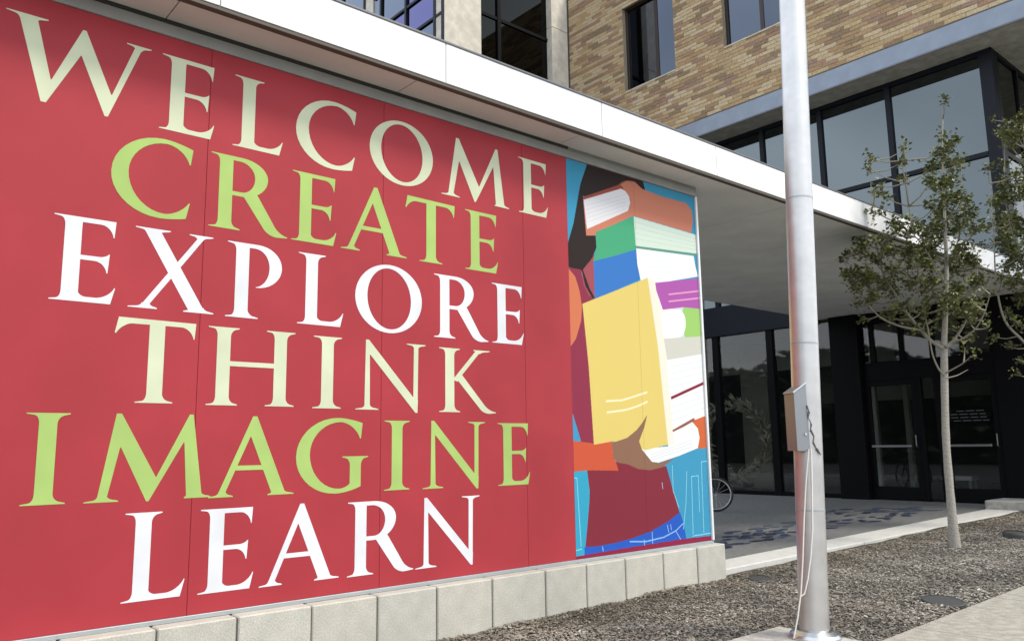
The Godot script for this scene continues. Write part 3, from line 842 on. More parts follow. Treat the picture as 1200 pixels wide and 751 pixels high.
	for d in [[-8.168, -7.10], [-6.66, -5.622]]:
		var door := Node3D.new()
		door.name = "door"
		b.add_child(door, true)
		var fr := Shape.new()
		fr.box(Vector3(xg - 0.02, 0.02, d[0]), Vector3(xg + 0.05, 2.449, d[0] + 0.11), 0.004)
		fr.box(Vector3(xg - 0.02, 0.02, d[1] - 0.11), Vector3(xg + 0.05, 2.449, d[1]), 0.004)
		fr.box(Vector3(xg - 0.02, 0.02, d[0] + 0.11), Vector3(xg + 0.05, 0.27, d[1] - 0.11), 0.004)
		fr.box(Vector3(xg - 0.02, 2.33, d[0] + 0.11), Vector3(xg + 0.05, 2.449, d[1] - 0.11), 0.004)
		obj("frame", fr.mesh(), M.black_frame, door)
		obj("pane", box_mesh(Vector3(xg + 0.01, 0.27, d[0] + 0.11), Vector3(xg + 0.022, 2.33, d[1] - 0.11)), M.lobby_glass, door)
		obj("push_bar", box_mesh(Vector3(xg - 0.10, 1.06, d[0] + 0.10), Vector3(xg - 0.06, 1.115, d[1] - 0.16), 0.01), M.dull_steel, door)
		var h := Shape.new()
		h.tube([Vector3(xg - 0.02, 1.06, d[1] - 0.06), Vector3(xg - 0.08, 1.06, d[1] - 0.06), Vector3(xg - 0.09, 1.09, d[1] - 0.06), Vector3(xg - 0.09, 1.30, d[1] - 0.06)], [0.013, 0.013, 0.013, 0.013], 8)
		obj("handle", h.mesh(), M.dull_steel, door)
	# worn white lines of small print on the second door, too small to read
	for r in 4:
		var zz: float = -6.50 + [0.12, 0.0, 0.01, 0.05][r]
		for q in [0.13, 0.15, 0.14, 0.11]:
			if r == 0 and q == 0.11: break
			obj("small_print", box_mesh(Vector3(xg + 0.004, 1.738 - r * 0.062, zz), Vector3(xg + 0.0062, 1.755 - r * 0.062, zz + q)), M.faint, b)
			zz += q + 0.035
	obj("door_post", box_mesh(Vector3(xg - 0.03, 0.0, -7.098), Vector3(xg + 0.1, 2.449, -7.01), 0.004), M.black_frame, b)
	obj("side_pane", box_mesh(Vector3(xg, 0.05, -7.008), Vector3(xg + 0.012, 2.449, -6.76)), M.lobby_glass, b)
	obj("door_post", box_mesh(Vector3(xg - 0.03, 0.0, -6.758), Vector3(xg + 0.1, 2.449, -6.662), 0.004), M.black_frame, b)
	# what shows of the room behind the glass
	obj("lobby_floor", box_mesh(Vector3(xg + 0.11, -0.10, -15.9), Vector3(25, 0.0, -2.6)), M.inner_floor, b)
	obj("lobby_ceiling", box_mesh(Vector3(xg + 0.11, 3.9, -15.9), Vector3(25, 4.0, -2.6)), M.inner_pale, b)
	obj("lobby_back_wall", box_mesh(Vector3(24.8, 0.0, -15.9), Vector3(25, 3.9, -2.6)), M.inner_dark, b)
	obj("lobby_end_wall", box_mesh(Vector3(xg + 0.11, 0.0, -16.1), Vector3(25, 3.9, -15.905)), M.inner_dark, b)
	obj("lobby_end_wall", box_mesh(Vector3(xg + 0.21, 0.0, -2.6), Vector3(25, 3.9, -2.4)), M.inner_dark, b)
	obj("bulkhead", box_mesh(Vector3(18.9, 3.05, -15.8), Vector3(19.1, 3.898, -8.4)), M.inner_pale, b)
	obj("bulkhead_panel", box_mesh(Vector3(18.86, 3.34, -12.6), Vector3(18.9, 3.80, -11.75), 0.01), M.inner_olive, b)
	obj("lobby_pier", box_mesh(Vector3(18.92, 0.0, -12.62), Vector3(19.3, 3.048, -11.80), 0.01), M.inner_olive, b)
	obj("lobby_pier", box_mesh(Vector3(18.92, 0.0, -11.1), Vector3(19.3, 3.048, -10.75), 0.01), M.inner_olive, b)
	for z in [-9.2, -8.72, -8.0]:
		obj("lobby_post", box_mesh(Vector3(18.2, 0.0, z), Vector3(18.32, 3.89, z + 0.11), 0.01), M.inner_pale, b)
	obj("lobby_partition", box_mesh(Vector3(20.2, 2.2, -11.0), Vector3(20.4, 3.89, -6.5)), M.inner_olive, b)

func build_back_wing() -> void:
	var b := thing("glass_wing", "set back wing of dark and bluish glass between pale stone pilasters beside the brick", "building", Vector3(13, 4, -17))
	var z := -15.98
	for p in [[11.475, 12.70], [15.356, 16.05]]:
		var cuts := [0.0, 4.45, 8.95, 13.43, 18.0]
		for k in cuts.size() - 1:
			obj("pilaster", box_mesh(Vector3(p[0], cuts[k] + 0.006, z - 0.5), Vector3(p[1], cuts[k + 1] - 0.006, z), 0.004), M.stone, b)
		obj("pilaster_core", box_mesh(Vector3(p[0] + 0.02, 0.0, z - 0.48), Vector3(p[1] - 0.02, 18.0, z - 0.02)), M.mortar_dark, b)
	obj("corner_joint", box_mesh(Vector3(16.0, 9.2, z - 0.1), Vector3(16.052, 18, z + 0.02)), M.drip, b)
	# dark glass facing the street
	var zr := z - 0.22
	for y in [[0.0, 4.4], [4.5, 8.7], [8.8, 13.02], [13.12, 18.0]]:
		for x in [[12.70, 13.42], [13.54, 15.356]]:
			obj("pane", box_mesh(Vector3(x[0], y[0], zr - 0.02), Vector3(x[1], y[1], zr)), M.dark_glass, b)
	obj("mullion", box_mesh(Vector3(13.421, 0.0, zr - 0.05), Vector3(13.539, 18.0, zr + 0.06), 0.004), M.black_frame, b)
	for y in [4.402, 8.702, 13.022]:
		obj("transom", box_mesh(Vector3(12.701, y, zr - 0.04), Vector3(13.42, y + 0.096, zr + 0.04), 0.003), M.black_frame, b)
		obj("transom", box_mesh(Vector3(13.54, y, zr - 0.04), Vector3(15.355, y + 0.096, zr + 0.04), 0.003), M.black_frame, b)
	# bluish curtain wall facing the court
	var x := 11.50
	var posts := [-16.05, -16.42, -17.83, -19.18, -19.62]
	var ys := [4.3, 8.2, 12.53, 13.42, 14.5, 16.0, 18.0]
	for k in posts.size() - 1:
		for r in ys.size() - 1:
			var m: Material = M.purple_glass if (k == 1 and (r == 2 or r == 3)) or (k == 2 and r == 2) else M.blue_glass
			obj("pane", box_mesh(Vector3(x, ys[r] + 0.04, posts[k + 1] + 0.045), Vector3(x + 0.02, ys[r + 1] - 0.04, posts[k] - 0.045)), m, b)
			obj("transom", box_mesh(Vector3(x - 0.05, ys[r] - 0.039, posts[k + 1] + 0.046), Vector3(x + 0.08, ys[r] + 0.039, posts[k] - 0.046), 0.003), M.navy_frame, b)
		obj("mullion", box_mesh(Vector3(x - 0.06, 0.0, posts[k] - 0.044), Vector3(x + 0.09, 18.0, posts[k] + 0.044), 0.003), M.navy_frame, b)
	obj("pilaster", box_mesh(Vector3(x - 0.02, 0.0, -20.1), Vector3(x + 0.3, 18.0, -19.666), 0.004), M.stone, b)
	for k in 5:
		var zz := -20.15 - 1.4 * k
		obj("mullion", box_mesh(Vector3(x - 0.06, 0.0, zz - 0.04), Vector3(x + 0.09, 18.0, zz + 0.04), 0.003), M.navy_frame, b)
		obj("pane", box_mesh(Vector3(x, 4.3, zz - 1.36), Vector3(x + 0.02, 18.0, zz - 0.041)), M.blue_glass, b)
	obj("spandrel", box_mesh(Vector3(x + 0.03, 0.0, -27.2), Vector3(x + 0.1, 4.29, -16.3)), M.navy_frame, b)
	obj("core", box_mesh(Vector3(x + 0.12, 0.0, -27.2), Vector3(24, 18.0, -16.6)), M.inner_dark, b)

# ------------------------------------------------------------------ the ground
func build_ground() -> void:
	var s := Shape.new()
	s.quad(Vector3(-500, -0.62, -500), Vector3(500, -0.62, -500), Vector3(500, -0.62, 500), Vector3(-500, -0.62, 500), Vector3.UP)
	struct("ground", s.mesh(), M.ground)
	var plaza := struct("plaza", sheet(3, 16.95, -24, -5.2, py, -0.004, 6), M.plaza)
	# mosaic of dark leaf shaped stones winding over the plaza
	var path := [Vector3(8.38, -6.08, 0.31), Vector3(9.15, -6.28, 0.77), Vector3(9.91, -6.45, 0.87), Vector3(10.52, -6.50, 1.03), Vector3(11.17, -6.51, 0.83), Vector3(12.01, -6.52, 1.13), Vector3(12.99, -6.68, 1.28), Vector3(13.98, -6.88, 1.58), Vector3(14.64, -6.74, 1.05), Vector3(15.05, -6.39, 0.71)]
	var meshes := []
	for k in 5:
		var t := Shape.new()
		var poly := []
		var a := rng.randf_range(0.75, 1.2)
		for q in [[-0.5, 0.0], [-0.25, 0.20], [0.1, 0.25], [0.5, 0.03], [0.2, -0.2], [-0.2, -0.22]]:
			poly.append(Vector3(q[0] * a + rng.randf_range(-0.06, 0.06), 0.004, q[1] + rng.randf_range(-0.05, 0.05)))
		for j in range(1, poly.size() - 1): t.tri(poly[0], poly[j], poly[j + 1], Vector3.UP, Vector3.UP, Vector3.UP)
		for j in poly.size():
			var p: Vector3 = poly[j]
			var q2: Vector3 = poly[(j + 1) % poly.size()]
			t.quad(p, q2, q2 - Vector3(0, 0.006, 0), p - Vector3(0, 0.006, 0), (p + q2).normalized())
		meshes.append(t.mesh())
	var placed := []
	for seg in path.size() - 1:
		var a: Vector3 = path[seg]
		var b: Vector3 = path[seg + 1]
		var ln := Vector2(b.x - a.x, b.y - a.y).length()
		var dir := Vector2(b.x - a.x, b.y - a.y).normalized()
		for k in int(ln * 30):
			var t := rng.randf()
			var w := lerpf(a.z, b.z, t)
			var p := Vector2(a.x, a.y).lerp(Vector2(b.x, b.y), t) + dir.orthogonal() * rng.randf_range(-w, w) * 0.5
			var ok := true
			for q in placed:
				if p.distance_to(q) < 0.17: ok = false
			if not ok: continue
			placed.append(p)
			var o := obj("mosaic_stone", meshes[rng.randi() % 5], M.mosaic[rng.randi() % 4], plaza)
			var sz := rng.randf_range(0.22, 0.34)
			o.position = Vector3(p.x, py(p.x) - 0.002, p.y)
			o.rotation.y = -dir.angle() + rng.randf_range(-0.5, 0.5)
			o.scale = Vector3(sz, 1, sz)
	# kerb stones along the planting bed
	var kerb := Node3D.new()
	kerb.name = "kerb"
	add_child(kerb)
	kerb.set_meta("kind", "structure")
	var x := 6.90
	while x < 15.5:
		var e := minf(x + 1.52, 15.56)
		var k := Shape.new()
		var zb0 := -5.33 - 0.03 * (x - 7.5)
		var zb1 := -5.33 - 0.03 * (e - 7.5)
		var yf := py(x) + 0.006
		var c := 0.012
		var zf := -4.955
		var f0 := zf - 0.012 * (x - 7.0)
		var f1 := zf - 0.012 * (e - 7.0)
		var g := 0.003
		k.quad(Vector3(x + g, yf, zb0), Vector3(e - g, py(e) + 0.006, zb1), Vector3(e - g, py(e) + 0.006, f1 - c), Vector3(x + g, yf, f0 - c), Vector3.UP)
		k.quad(Vector3(x + g, yf, f0 - c), Vector3(e - g, py(e) + 0.006, f1 - c), Vector3(e - g, py(e) - 0.006, f1), Vector3(x + g, yf - 0.012, f0), Vector3(0, 0.7, 0.7))
		k.quad(Vector3(x + g, yf - 0.012, f0), Vector3(e - g, py(e) - 0.006, f1), Vector3(e - g, -0.4, f1), Vector3(x + g, -0.4, f0), Vector3.BACK)
		k.quad(Vector3(x + g, yf, zb0), Vector3(e - g, py(e) + 0.006, zb1), Vector3(e - g, -0.1, zb1), Vector3(x + g, -0.1, zb0), Vector3.FORWARD)
		k.quad(Vector3(x + g, yf, zb0), Vector3(x + g, yf, f0 - c), Vector3(x + g, -0.4, f0), Vector3(x + g, -0.4, zb0), Vector3.LEFT)
		k.quad(Vector3(e - g, yf, zb1), Vector3(e - g, yf, f1 - c), Vector3(e - g, -0.4, f1), Vector3(e - g, -0.4, zb1), Vector3.RIGHT)
		obj("kerb_stone", k.mesh(), M.kerb, kerb)
		x = e
	obj("joint_fill", box_mesh(Vector3(6.92, -0.4, -5.3), Vector3(15.5, -0.06, -5.075)), M.mortar_dark, kerb)
	var low := thing("low_wall", "low pale concrete ledge closing the far end of the planting bed by the doors", "wall", Vector3(16, -0.05, -4))
	obj("ledge", box_mesh(Vector3(15.57, -0.4, -5.60), Vector3(16.45, 0.145, -2.0), 0.015), M.pad, low)
	# planting bed: uneven soil under loose bark chips
	var fn := FastNoiseLite.new()
	fn.seed = 3
	fn.frequency = 1.1
	var bed := Shape.new()
	var nx := 90
	var nz := 18
	var hgt := func(a: float, z: float) -> float: return gy(a) - 0.012 + fn.get_noise_2d(a, z) * 0.03 + 0.03 * smoothstep(-4.55, -4.9, z) - 0.025 * smoothstep(-2.95, -2.75, z)
	for i in nx:
		for j in nz:
			var x0 := lerpf(-2.3, 15.6, float(i) / nx)
			var x1 := lerpf(-2.3, 15.6, float(i + 1) / nx)
			var zz0 := lerpf(-4.99, -2.70, float(j) / nz)
			var zz1 := lerpf(-4.99, -2.70, float(j + 1) / nz)
			bed.quad(Vector3(x0, hgt.call(x0, zz0), zz0), Vector3(x1, hgt.call(x1, zz0), zz0), Vector3(x1, hgt.call(x1, zz1), zz1), Vector3(x0, hgt.call(x0, zz1), zz1), Vector3.UP)
	struct("soil", bed.mesh(), M.soil)
	var chip := box_mesh(Vector3(-0.5, -0.5, -0.5), Vector3(0.5, 0.5, 0.5), 0.16)
	var mm := MultiMesh.new()
	mm.transform_format = MultiMesh.TRANSFORM_3D
	mm.use_colors = true
	mm.mesh = chip
	mm.instance_count = 70000
	var hue := [Color(0.20, 0.178, 0.145), Color(0.265, 0.24, 0.20), Color(0.34, 0.315, 0.27), Color(0.13, 0.11, 0.086), Color(0.245, 0.20, 0.16), Color(0.50, 0.47, 0.42)]
	for i in mm.instance_count:
		var t := rng.randf()
		var a := 2.4 + 13.15 * pow(t, 1.35)
		var z := rng.randf_range(-4.90, -2.745)
		if z < -4.86 and a < 6.9: z = -4.85
		var big := rng.randf() * rng.randf()
		if rng.randf() < 0.006: big = 1.8
		var sc := Vector3(lerpf(0.015, 0.052, big), rng.randf_range(0.003, 0.008), (2.0 if big > 1.5 else 1.0) * lerpf(0.005, 0.015, rng.randf()))
		var bs := Basis.from_euler(Vector3(rng.randf_range(-0.35, 0.35), rng.randf_range(0, TAU), rng.randf_range(-0.35, 0.35))) * Basis.from_scale(sc)
		mm.set_instance_transform(i, Transform3D(bs, Vector3(a, hgt.call(a, z) + rng.randf_range(0.0, 0.016), z)))
		var pick := rng.randf()
		var c: Color = hue[0 if pick < 0.25 else 1 if pick < 0.5 else 2 if pick < 0.68 else 3 if pick < 0.8 else 4 if pick < 0.965 else 5]
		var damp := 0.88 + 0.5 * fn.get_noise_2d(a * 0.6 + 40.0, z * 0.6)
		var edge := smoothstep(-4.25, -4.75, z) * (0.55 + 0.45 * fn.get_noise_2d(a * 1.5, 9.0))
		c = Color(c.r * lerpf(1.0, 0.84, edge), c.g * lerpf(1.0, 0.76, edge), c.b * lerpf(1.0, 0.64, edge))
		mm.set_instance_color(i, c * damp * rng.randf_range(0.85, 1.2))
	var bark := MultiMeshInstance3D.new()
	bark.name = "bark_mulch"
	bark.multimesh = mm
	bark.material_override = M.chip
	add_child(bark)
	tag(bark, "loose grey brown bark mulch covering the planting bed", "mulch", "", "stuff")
	# front walk of cast slabs, and the pad under the flagpole
	var walk := struct("walk", sheet(-20, 30, -2.735, 14, gy, -0.03, 6), M.joint)
	for i in 14:
		for j in 3:
			var a := -2.9 + 1.5 * i
			var z := -2.74 + 1.25 * j
			var k := Shape.new()
			var g := 0.004
			k.quad(Vector3(a + g, gy(a), z + g), Vector3(a + 1.5 - g, gy(a + 1.5), z + g), Vector3(a + 1.5 - g, gy(a + 1.5), z + 1.25 - g), Vector3(a + g, gy(a), z + 1.25 - g), Vector3.UP)
			k.quad(Vector3(a + g, gy(a), z + g), Vector3(a + 1.5 - g, gy(a + 1.5), z + g), Vector3(a + 1.5 - g, gy(a + 1.5) - 0.12, z + g), Vector3(a + g, gy(a) - 0.12, z + g), Vector3.FORWARD)
			k.quad(Vector3(a + g, gy(a), z + g), Vector3(a + g, gy(a), z + 1.25 - g), Vector3(a + g, gy(a) - 0.05, z + 1.25 - g), Vector3(a + g, gy(a) - 0.05, z + g), Vector3.LEFT)
			k.quad(Vector3(a + 1.5 - g, gy(a + 1.5), z + g), Vector3(a + 1.5 - g, gy(a + 1.5), z + 1.25 - g), Vector3(a + 1.5 - g, gy(a + 1.5) - 0.05, z + 1.25 - g), Vector3(a + 1.5 - g, gy(a + 1.5) - 0.05, z + g), Vector3.RIGHT)
			obj("paving_slab", k.mesh(), M.walk, walk)
	obj("pole_pad", box_mesh(Vector3(3.6, -0.4, -3.44), Vector3(5.46, -0.126, -2.745), 0.01), M.pad, walk)

# ------------------------------------------------------------------ flagpole
func build_flagpole() -> void:
	var a := Vector3(5.325, -0.126, -3.079)
	var lean := (Vector3(5.402, 4.558, -2.944) - a).normalized()
	var p := thing("flagpole", "tall brushed aluminium flagpole with a cleat box and halyard on the mulch bed", "flagpole", a)
	var s := Shape.new()
	var path := []
	var rad := []
	for k in 13:
		var h := k * 0.85
		path.append(a + lean * h)
		rad.append(0.0995 - 0.0012 * h)
	s.tube(path, rad, 40)
	obj("shaft", s.mesh(), M.pole, p)
	for h in [0.85, 2.02, 3.1]:
		var c := Shape.new()
		c.tube([a + lean * h, a + lean * (h + 0.012)], [0.1012 - 0.0012 * h, 0.1012 - 0.0012 * h], 40)
		obj("joint_band", c.mesh(), M.flash, p)
	var b := Shape.new()
	b.lathe(a, [Vector2(0.0, 0.06), Vector2(0.10, 0.06), Vector2(0.125, 0.052), Vector2(0.16, 0.03), Vector2(0.175, 0.012), Vector2(0.175, 0.0)], 40)
	obj("base_collar", b.mesh(), M.steel, p)
	# cleat box: its corner towards the street, lid sloped
	var mid := a + lean * 1.45
	var left := Vector3(-0.499, 0, -0.867)
	var near := Vector3(-0.867, 0, 0.499)
	var d := left * 0.866 + near * 0.5
	var e := near * 0.866 - left * 0.5
	var bs := Shape.new()
	var q := []
	for k in [[0.03, -0.184, -0.047], [0.1375, -0.184, -0.047], [0.1375, -0.184, 0.088], [0.03, -0.184, 0.088], [0.03, 0.285, -0.047], [0.1375, 0.215, -0.047], [0.1375, 0.215, 0.088], [0.03, 0.285, 0.088]]:
		q.append(mid + d * k[0] + Vector3.UP * k[1] + e * k[2])
	for k in [[0, 1, 2, 3, -Vector3.UP], [1, 2, 6, 5, d], [3, 2, 6, 7, e], [0, 1, 5, 4, -e], [0, 3, 7, 4, -d]]:
		bs.quad(q[k[0]], q[k[1]], q[k[2]], q[k[3]], k[4])
	obj("cleat_box", bs.mesh(), M.pole_box, p)
	var lid := Shape.new()
	var slope := (d * 0.1075 - Vector3.UP * 0.07).normalized()
	var lift := slope.cross(e)
	if lift.y < 0: lift = -lift
	lid.box(Vector3(-0.075, 0.001, -0.071), Vector3(0.068, 0.013, 0.071), 0.003, Transform3D(Basis(slope, lift, slope.cross(lift)), mid + d * 0.0838 + Vector3.UP * 0.25 + e * 0.0205))
	obj("box_lid", lid.mesh(), M.steel, p)
	var latch := Shape.new()
	latch.tube([mid + d * 0.07 - Vector3.UP * 0.07 + e * 0.087, mid + d * 0.07 - Vector3.UP * 0.07 + e * 0.096], [0.011, 0.009], 12)
	obj("latch", latch.mesh(), M.steel, p)
	# torn, rusty plate on the shaft beside the box
	var pl := Shape.new()
	var prev := Vector3.ZERO
	var wob := [0.0, 0.012, 0.004, 0.022, 0.014, 0.034, 0.026, 0.045, 0.07]
	for k in 9:
		var tt := k / 8.0
		var rt: float = wob[k] + 0.006
		var w: Vector3 = mid + Vector3.UP * lerpf(0.13, -0.215, tt) - left * rt + near * (sqrt(0.0102 - rt * rt) + 0.001)
		if k > 0: pl.tube([prev, w], [0.003 + 0.003 * (k % 3), 0.003], 6)
		prev = w
	obj("torn_plate", pl.mesh(), M.rust, p)
	# halyard: one line straight down, one hanging in a bight that ties back to it
	var hang := func(l: float, y: float) -> Vector3: return Vector3(a.x, y, a.z) + lean * 0.0 + left * l + near * 0.112 + Vector3(0.0164, 0, 0.0288) * (y + 0.126)
	var r := Shape.new()
	r.tube([hang.call(-0.004, 1.15), hang.call(0.022, 0.92), hang.call(0.043, 0.66), hang.call(0.060, 0.40), hang.call(0.078, 0.19), hang.call(0.105, 0.02), hang.call(0.135, -0.12)], [0.0055, 0.0055, 0.0055, 0.0055, 0.0055, 0.0055, 0.0055], 6)
	obj("halyard", r.mesh(), M.rope, p)
	var r2 := Shape.new()
	r2.tube([hang.call(-0.02, 1.15), hang.call(-0.018, 0.90), hang.call(-0.010, 0.60), hang.call(0.008, 0.42), hang.call(0.030, 0.28), hang.call(0.055, 0.18), hang.call(0.078, 0.16)], [0.005, 0.005, 0.005, 0.005, 0.005, 0.005, 0.005], 6)
	obj("halyard", r2.mesh(), M.rope, p)

# ------------------------------------------------------------------ trees
func build_tree(label: String, limbs: Array, clusters: Array, ahead: Vector3, aside: Vector3, tone: Color, dense: float) -> void:
	var base: Vector3 = limbs[0][0][0]
	var t := thing("young_tree", label, "tree", base, "young street trees in the planting bed")
	var nodes := []
	for k in limbs.size():
		var path: Array = limbs[k][0]
		var rad: Array = limbs[k][1]
		var fine := []
		var fr := []
		for i in path.size() - 1:
			for j in 4:
				var u := j / 4.0
				var pre: Vector3 = path[maxi(i - 1, 0)]
				var post: Vector3 = path[mini(i + 2, path.size() - 1)]
				fine.append((path[i] as Vector3).cubic_interpolate(path[i + 1], pre, post, u))
				fr.append(lerpf(rad[i], rad[i + 1], u) * rng.randf_range(0.93, 1.07))
		fine.append(path[-1])
		fr.append(rad[-1])
		for q in fine: nodes.append(q)
		var s := Shape.new()
		s.tube(fine, fr, 10)
		obj("trunk" if k == 0 else "branch", s.mesh(), M.bark if k == 0 else M.twig, t)
	var twigs := Shape.new()
	var leaves := Shape.new()
	leaves.colored = true
	for c in clusters:
		var ctr: Vector3 = c[0]
		var r: float = c[1]
		ctr += ahead * rng.randf_range(-0.55, 0.55)
		var best: Vector3 = nodes[0]
		for q in nodes:
			var drop: float = ctr.y - q.y
			if (q as Vector3).distance_to(ctr) + (0.6 if drop < 0.0 else 0.0) < best.distance_to(ctr) + (0.6 if ctr.y < best.y else 0.0): best = q
		var mid := best.lerp(ctr, 0.55) + Vector3(0, -0.08, 0) * best.distance_to(ctr)
		twigs.tube([best, mid, ctr], [0.011, 0.008, 0.004], 5, false)
		var n := int(dense * r * r)
		for sprig in maxi(2, n / 9):
			var d := Vector3(rng.randfn(), rng.randfn() + 0.25, rng.randfn()).normalized()
			var tip := ctr + (aside * d.x + Vector3.UP * d.y + ahead * d.z) * r * rng.randf_range(0.4, 1.25)
			twigs.tube([ctr, ctr.lerp(tip, 0.5) + Vector3(0, 0.01, 0), tip], [0.004, 0.003, 0.0015], 3, false)
			for k in 9:
				var p := ctr.lerp(tip, rng.randf_range(0.25, 1.12)) + Vector3(rng.randfn(), rng.randfn(), rng.randfn()) * 0.028
				var b := Basis.from_euler(Vector3(rng.randf_range(-1.2, 0.5), rng.randf_range(0, TAU), rng.randf_range(-0.6, 0.6)))
				var ln := rng.randf_range(0.040, 0.068)
				var w := ln * rng.randf_range(0.33, 0.44)
				leaves.tint = tone * rng.randf_range(0.65, 1.45)
				if rng.randf() < 0.12: leaves.tint = Color(leaves.tint.r * 1.8, leaves.tint.g * 1.55, leaves.tint.b * 1.2)
				var nn := b * Vector3(0, 1, 0)
				var tail := p
				var head := p + b * Vector3(0, -0.15 * ln, ln)
				var l := p + b * Vector3(-w, 0.12 * ln, ln * 0.42)
				var rr := p + b * Vector3(w, 0.12 * ln, ln * 0.42)
				var ctrp := p + b * Vector3(0, 0, ln * 0.45)
				leaves.tri(tail, l, ctrp, nn, nn, nn)
				leaves.tri(l, head, ctrp, nn, nn, nn)
				leaves.tri(tail, ctrp, rr, nn, nn, nn)
				leaves.tri(rr, ctrp, head, nn, nn, nn)
	obj("twigs", twigs.mesh(), M.twig, t, true)
	obj("crown", leaves.mesh(), M.leaf, t, true)

func build_treeline() -> void:
	var s := Shape.new()
	for k in 30000:
		var z := rng.randf_range(-75.0, 14.0)
		var top := 8.3 + 0.8 * sin(z * 0.31) + 0.5 * sin(z * 0.83 + 1.0)
		var p := Vector3(-32.0 + rng.randf_range(-2.5, 2.5), rng.randf_range(-0.5, top), z)
		var b := Basis.from_euler(Vector3(rng.randf_range(-1, 1), rng.randf_range(0, TAU), 0))
		var w := rng.randf_range(0.35, 0.6)
		var nn := b * Vector3.UP
		s.tri(p - b.x * w, p + b.z * w, p + b.x * w, nn, nn, nn)
		s.tri(p - b.x * w, p - b.z * w * 0.7, p + b.x * w, nn, nn, nn)
	for k in 90:      # the dense middle of the row
		var z := -75.0 + k
		var top := 6.9 + 0.8 * sin(z * 0.31) + 0.5 * sin(z * 0.83 + 1.0) + rng.randf_range(-0.5, 0.3)
		s.box(Vector3(-33.5, -0.6, z), Vector3(-32.6, top, z + 1.02))
	var o := obj("treeline", s.mesh(), M.far_leaf)
	tag(o, "dense dark trees lining the far side of the street", "trees", "", "stuff")

# ------------------------------------------------------------------ small things
func build_bicycle(at: Vector3, away: Vector3) -> void:     # the wheel in view touches the ground at 'at'; the rest runs off along 'away'
	var t := thing("bicycle", "dark bicycle parked behind the end of the banner, one wheel in view", "bicycle", at)
	var up := Vector3.UP
	var n := away.cross(up).normalized()
	var r := 0.31
	for k in 2:
		var c := at + up * r + away * (1.02 * k)
		var w := Node3D.new()
		w.name = "wheel"
		t.add_child(w, true)
		for ring in [[r - 0.016, 0.017, M.tyre, "tyre"], [r - 0.042, 0.010, M.steel, "rim"]]:
			var s := Shape.new()
			var path := []
			var rad := []
			for i in 41:
				var a := TAU * i / 40
				path.append(c + (away * cos(a) + up * sin(a)) * ring[0])
				rad.append(ring[1])
			s.tube(path, rad, 8, false)
			obj(ring[3], s.mesh(), ring[2], w)
		var hub := Shape.new()
		hub.tube([c - n * 0.045, c + n * 0.045], [0.018, 0.018], 10)
		obj("hub", hub.mesh(), M.steel, w)
		for i in 16:
			var a := TAU * i / 16
			var s := Shape.new()
			s.tube([c + n * (0.03 if i % 2 == 0 else -0.03), c + (away * cos(a) + up * sin(a)) * (r - 0.045)], [0.0022, 0.0022], 4, false)
			obj("spoke", s.mesh(), M.steel, w)
	var front := at + up * r
	var rear := at + up * r + away * 1.02
	var crank := at + up * 0.28 + away * 0.60
	var head_lo := at + up * 0.66 + away * 0.17
	var head_hi := at + up * 0.80 + away * 0.21
	var seat_top := at + up * 0.82 + away * 0.76
	var fr := Shape.new()
	for q in [[head_lo, crank], [head_hi, seat_top - up * 0.06], [crank, seat_top], [head_lo, head_hi], [seat_top - up * 0.08, rear], [crank, rear]]:
		fr.tube([q[0], q[1]], [0.016, 0.016], 8)
	obj("frame", fr.mesh(), M.paint, t)
	var fk := Shape.new()
	for sgn in [-1.0, 1.0]: fk.tube([head_lo, head_lo + n * 0.045 * sgn - up * 0.05, front + n * 0.045 * sgn], [0.012, 0.012, 0.009], 8)
	obj("fork", fk.mesh(), M.paint, t)
	var hb := Shape.new()
	hb.tube([head_hi, head_hi + up * 0.14], [0.012, 0.012], 8)
	hb.tube([head_hi + up * 0.14 - n * 0.28 + away * 0.10, head_hi + up * 0.14 - n * 0.14, head_hi + up * 0.14 + n * 0.14, head_hi + up * 0.14 + n * 0.28 + away * 0.10], [0.012, 0.012, 0.012, 0.012], 8)
	obj("handlebar", hb.mesh(), M.steel, t)
	var sd := Shape.new()
	sd.tube([seat_top, seat_top + up * 0.12], [0.013, 0.013], 8)
	sd.tube([seat_top + up * 0.14 - away * 0.15, seat_top + up * 0.15 - away * 0.03, seat_top + up * 0.15 + away * 0.11], [0.022, 0.045, 0.075], 10)
	obj("saddle", sd.mesh(), M.tyre, t)
	var cr := Shape.new()
	cr.tube([crank - n * 0.04, crank - n * 0.045], [0.09, 0.09], 24)
	cr.tube([crank - n * 0.06, crank - n * 0.06 + up * 0.12 + away * 0.12], [0.01, 0.01], 8)
	cr.tube([crank + n * 0.06, crank + n * 0.06 - up * 0.12 - away * 0.12], [0.01, 0.01], 8)
	obj("crank", cr.mesh(), M.steel, t)

func build_cover(label: String, at: Vector3, r: float, h: float, tilt: float) -> void:
	var t := thing("ground_cover", label, "cover", at, "round dark covers in the mulch bed")
	var s := Shape.new()
	s.lathe(at, [Vector2(r * 0.86, h * 1.0), Vector2(r * 0.95, h), Vector2(r, h * 0.72), Vector2(r, -0.08)], 28)
	var rim := obj("rim", s.mesh(), M.cover, t)
	var d := Shape.new()
	d.lathe(at, [Vector2(0.0, h * 0.93), Vector2(r * 0.3, h * 0.94), Vector2(r * 0.855, h * 0.86)], 28)
	var lid := obj("lid", d.mesh(), M.cover, t)
	t.rotation.x = tilt
	t.rotation.z = tilt * 0.6

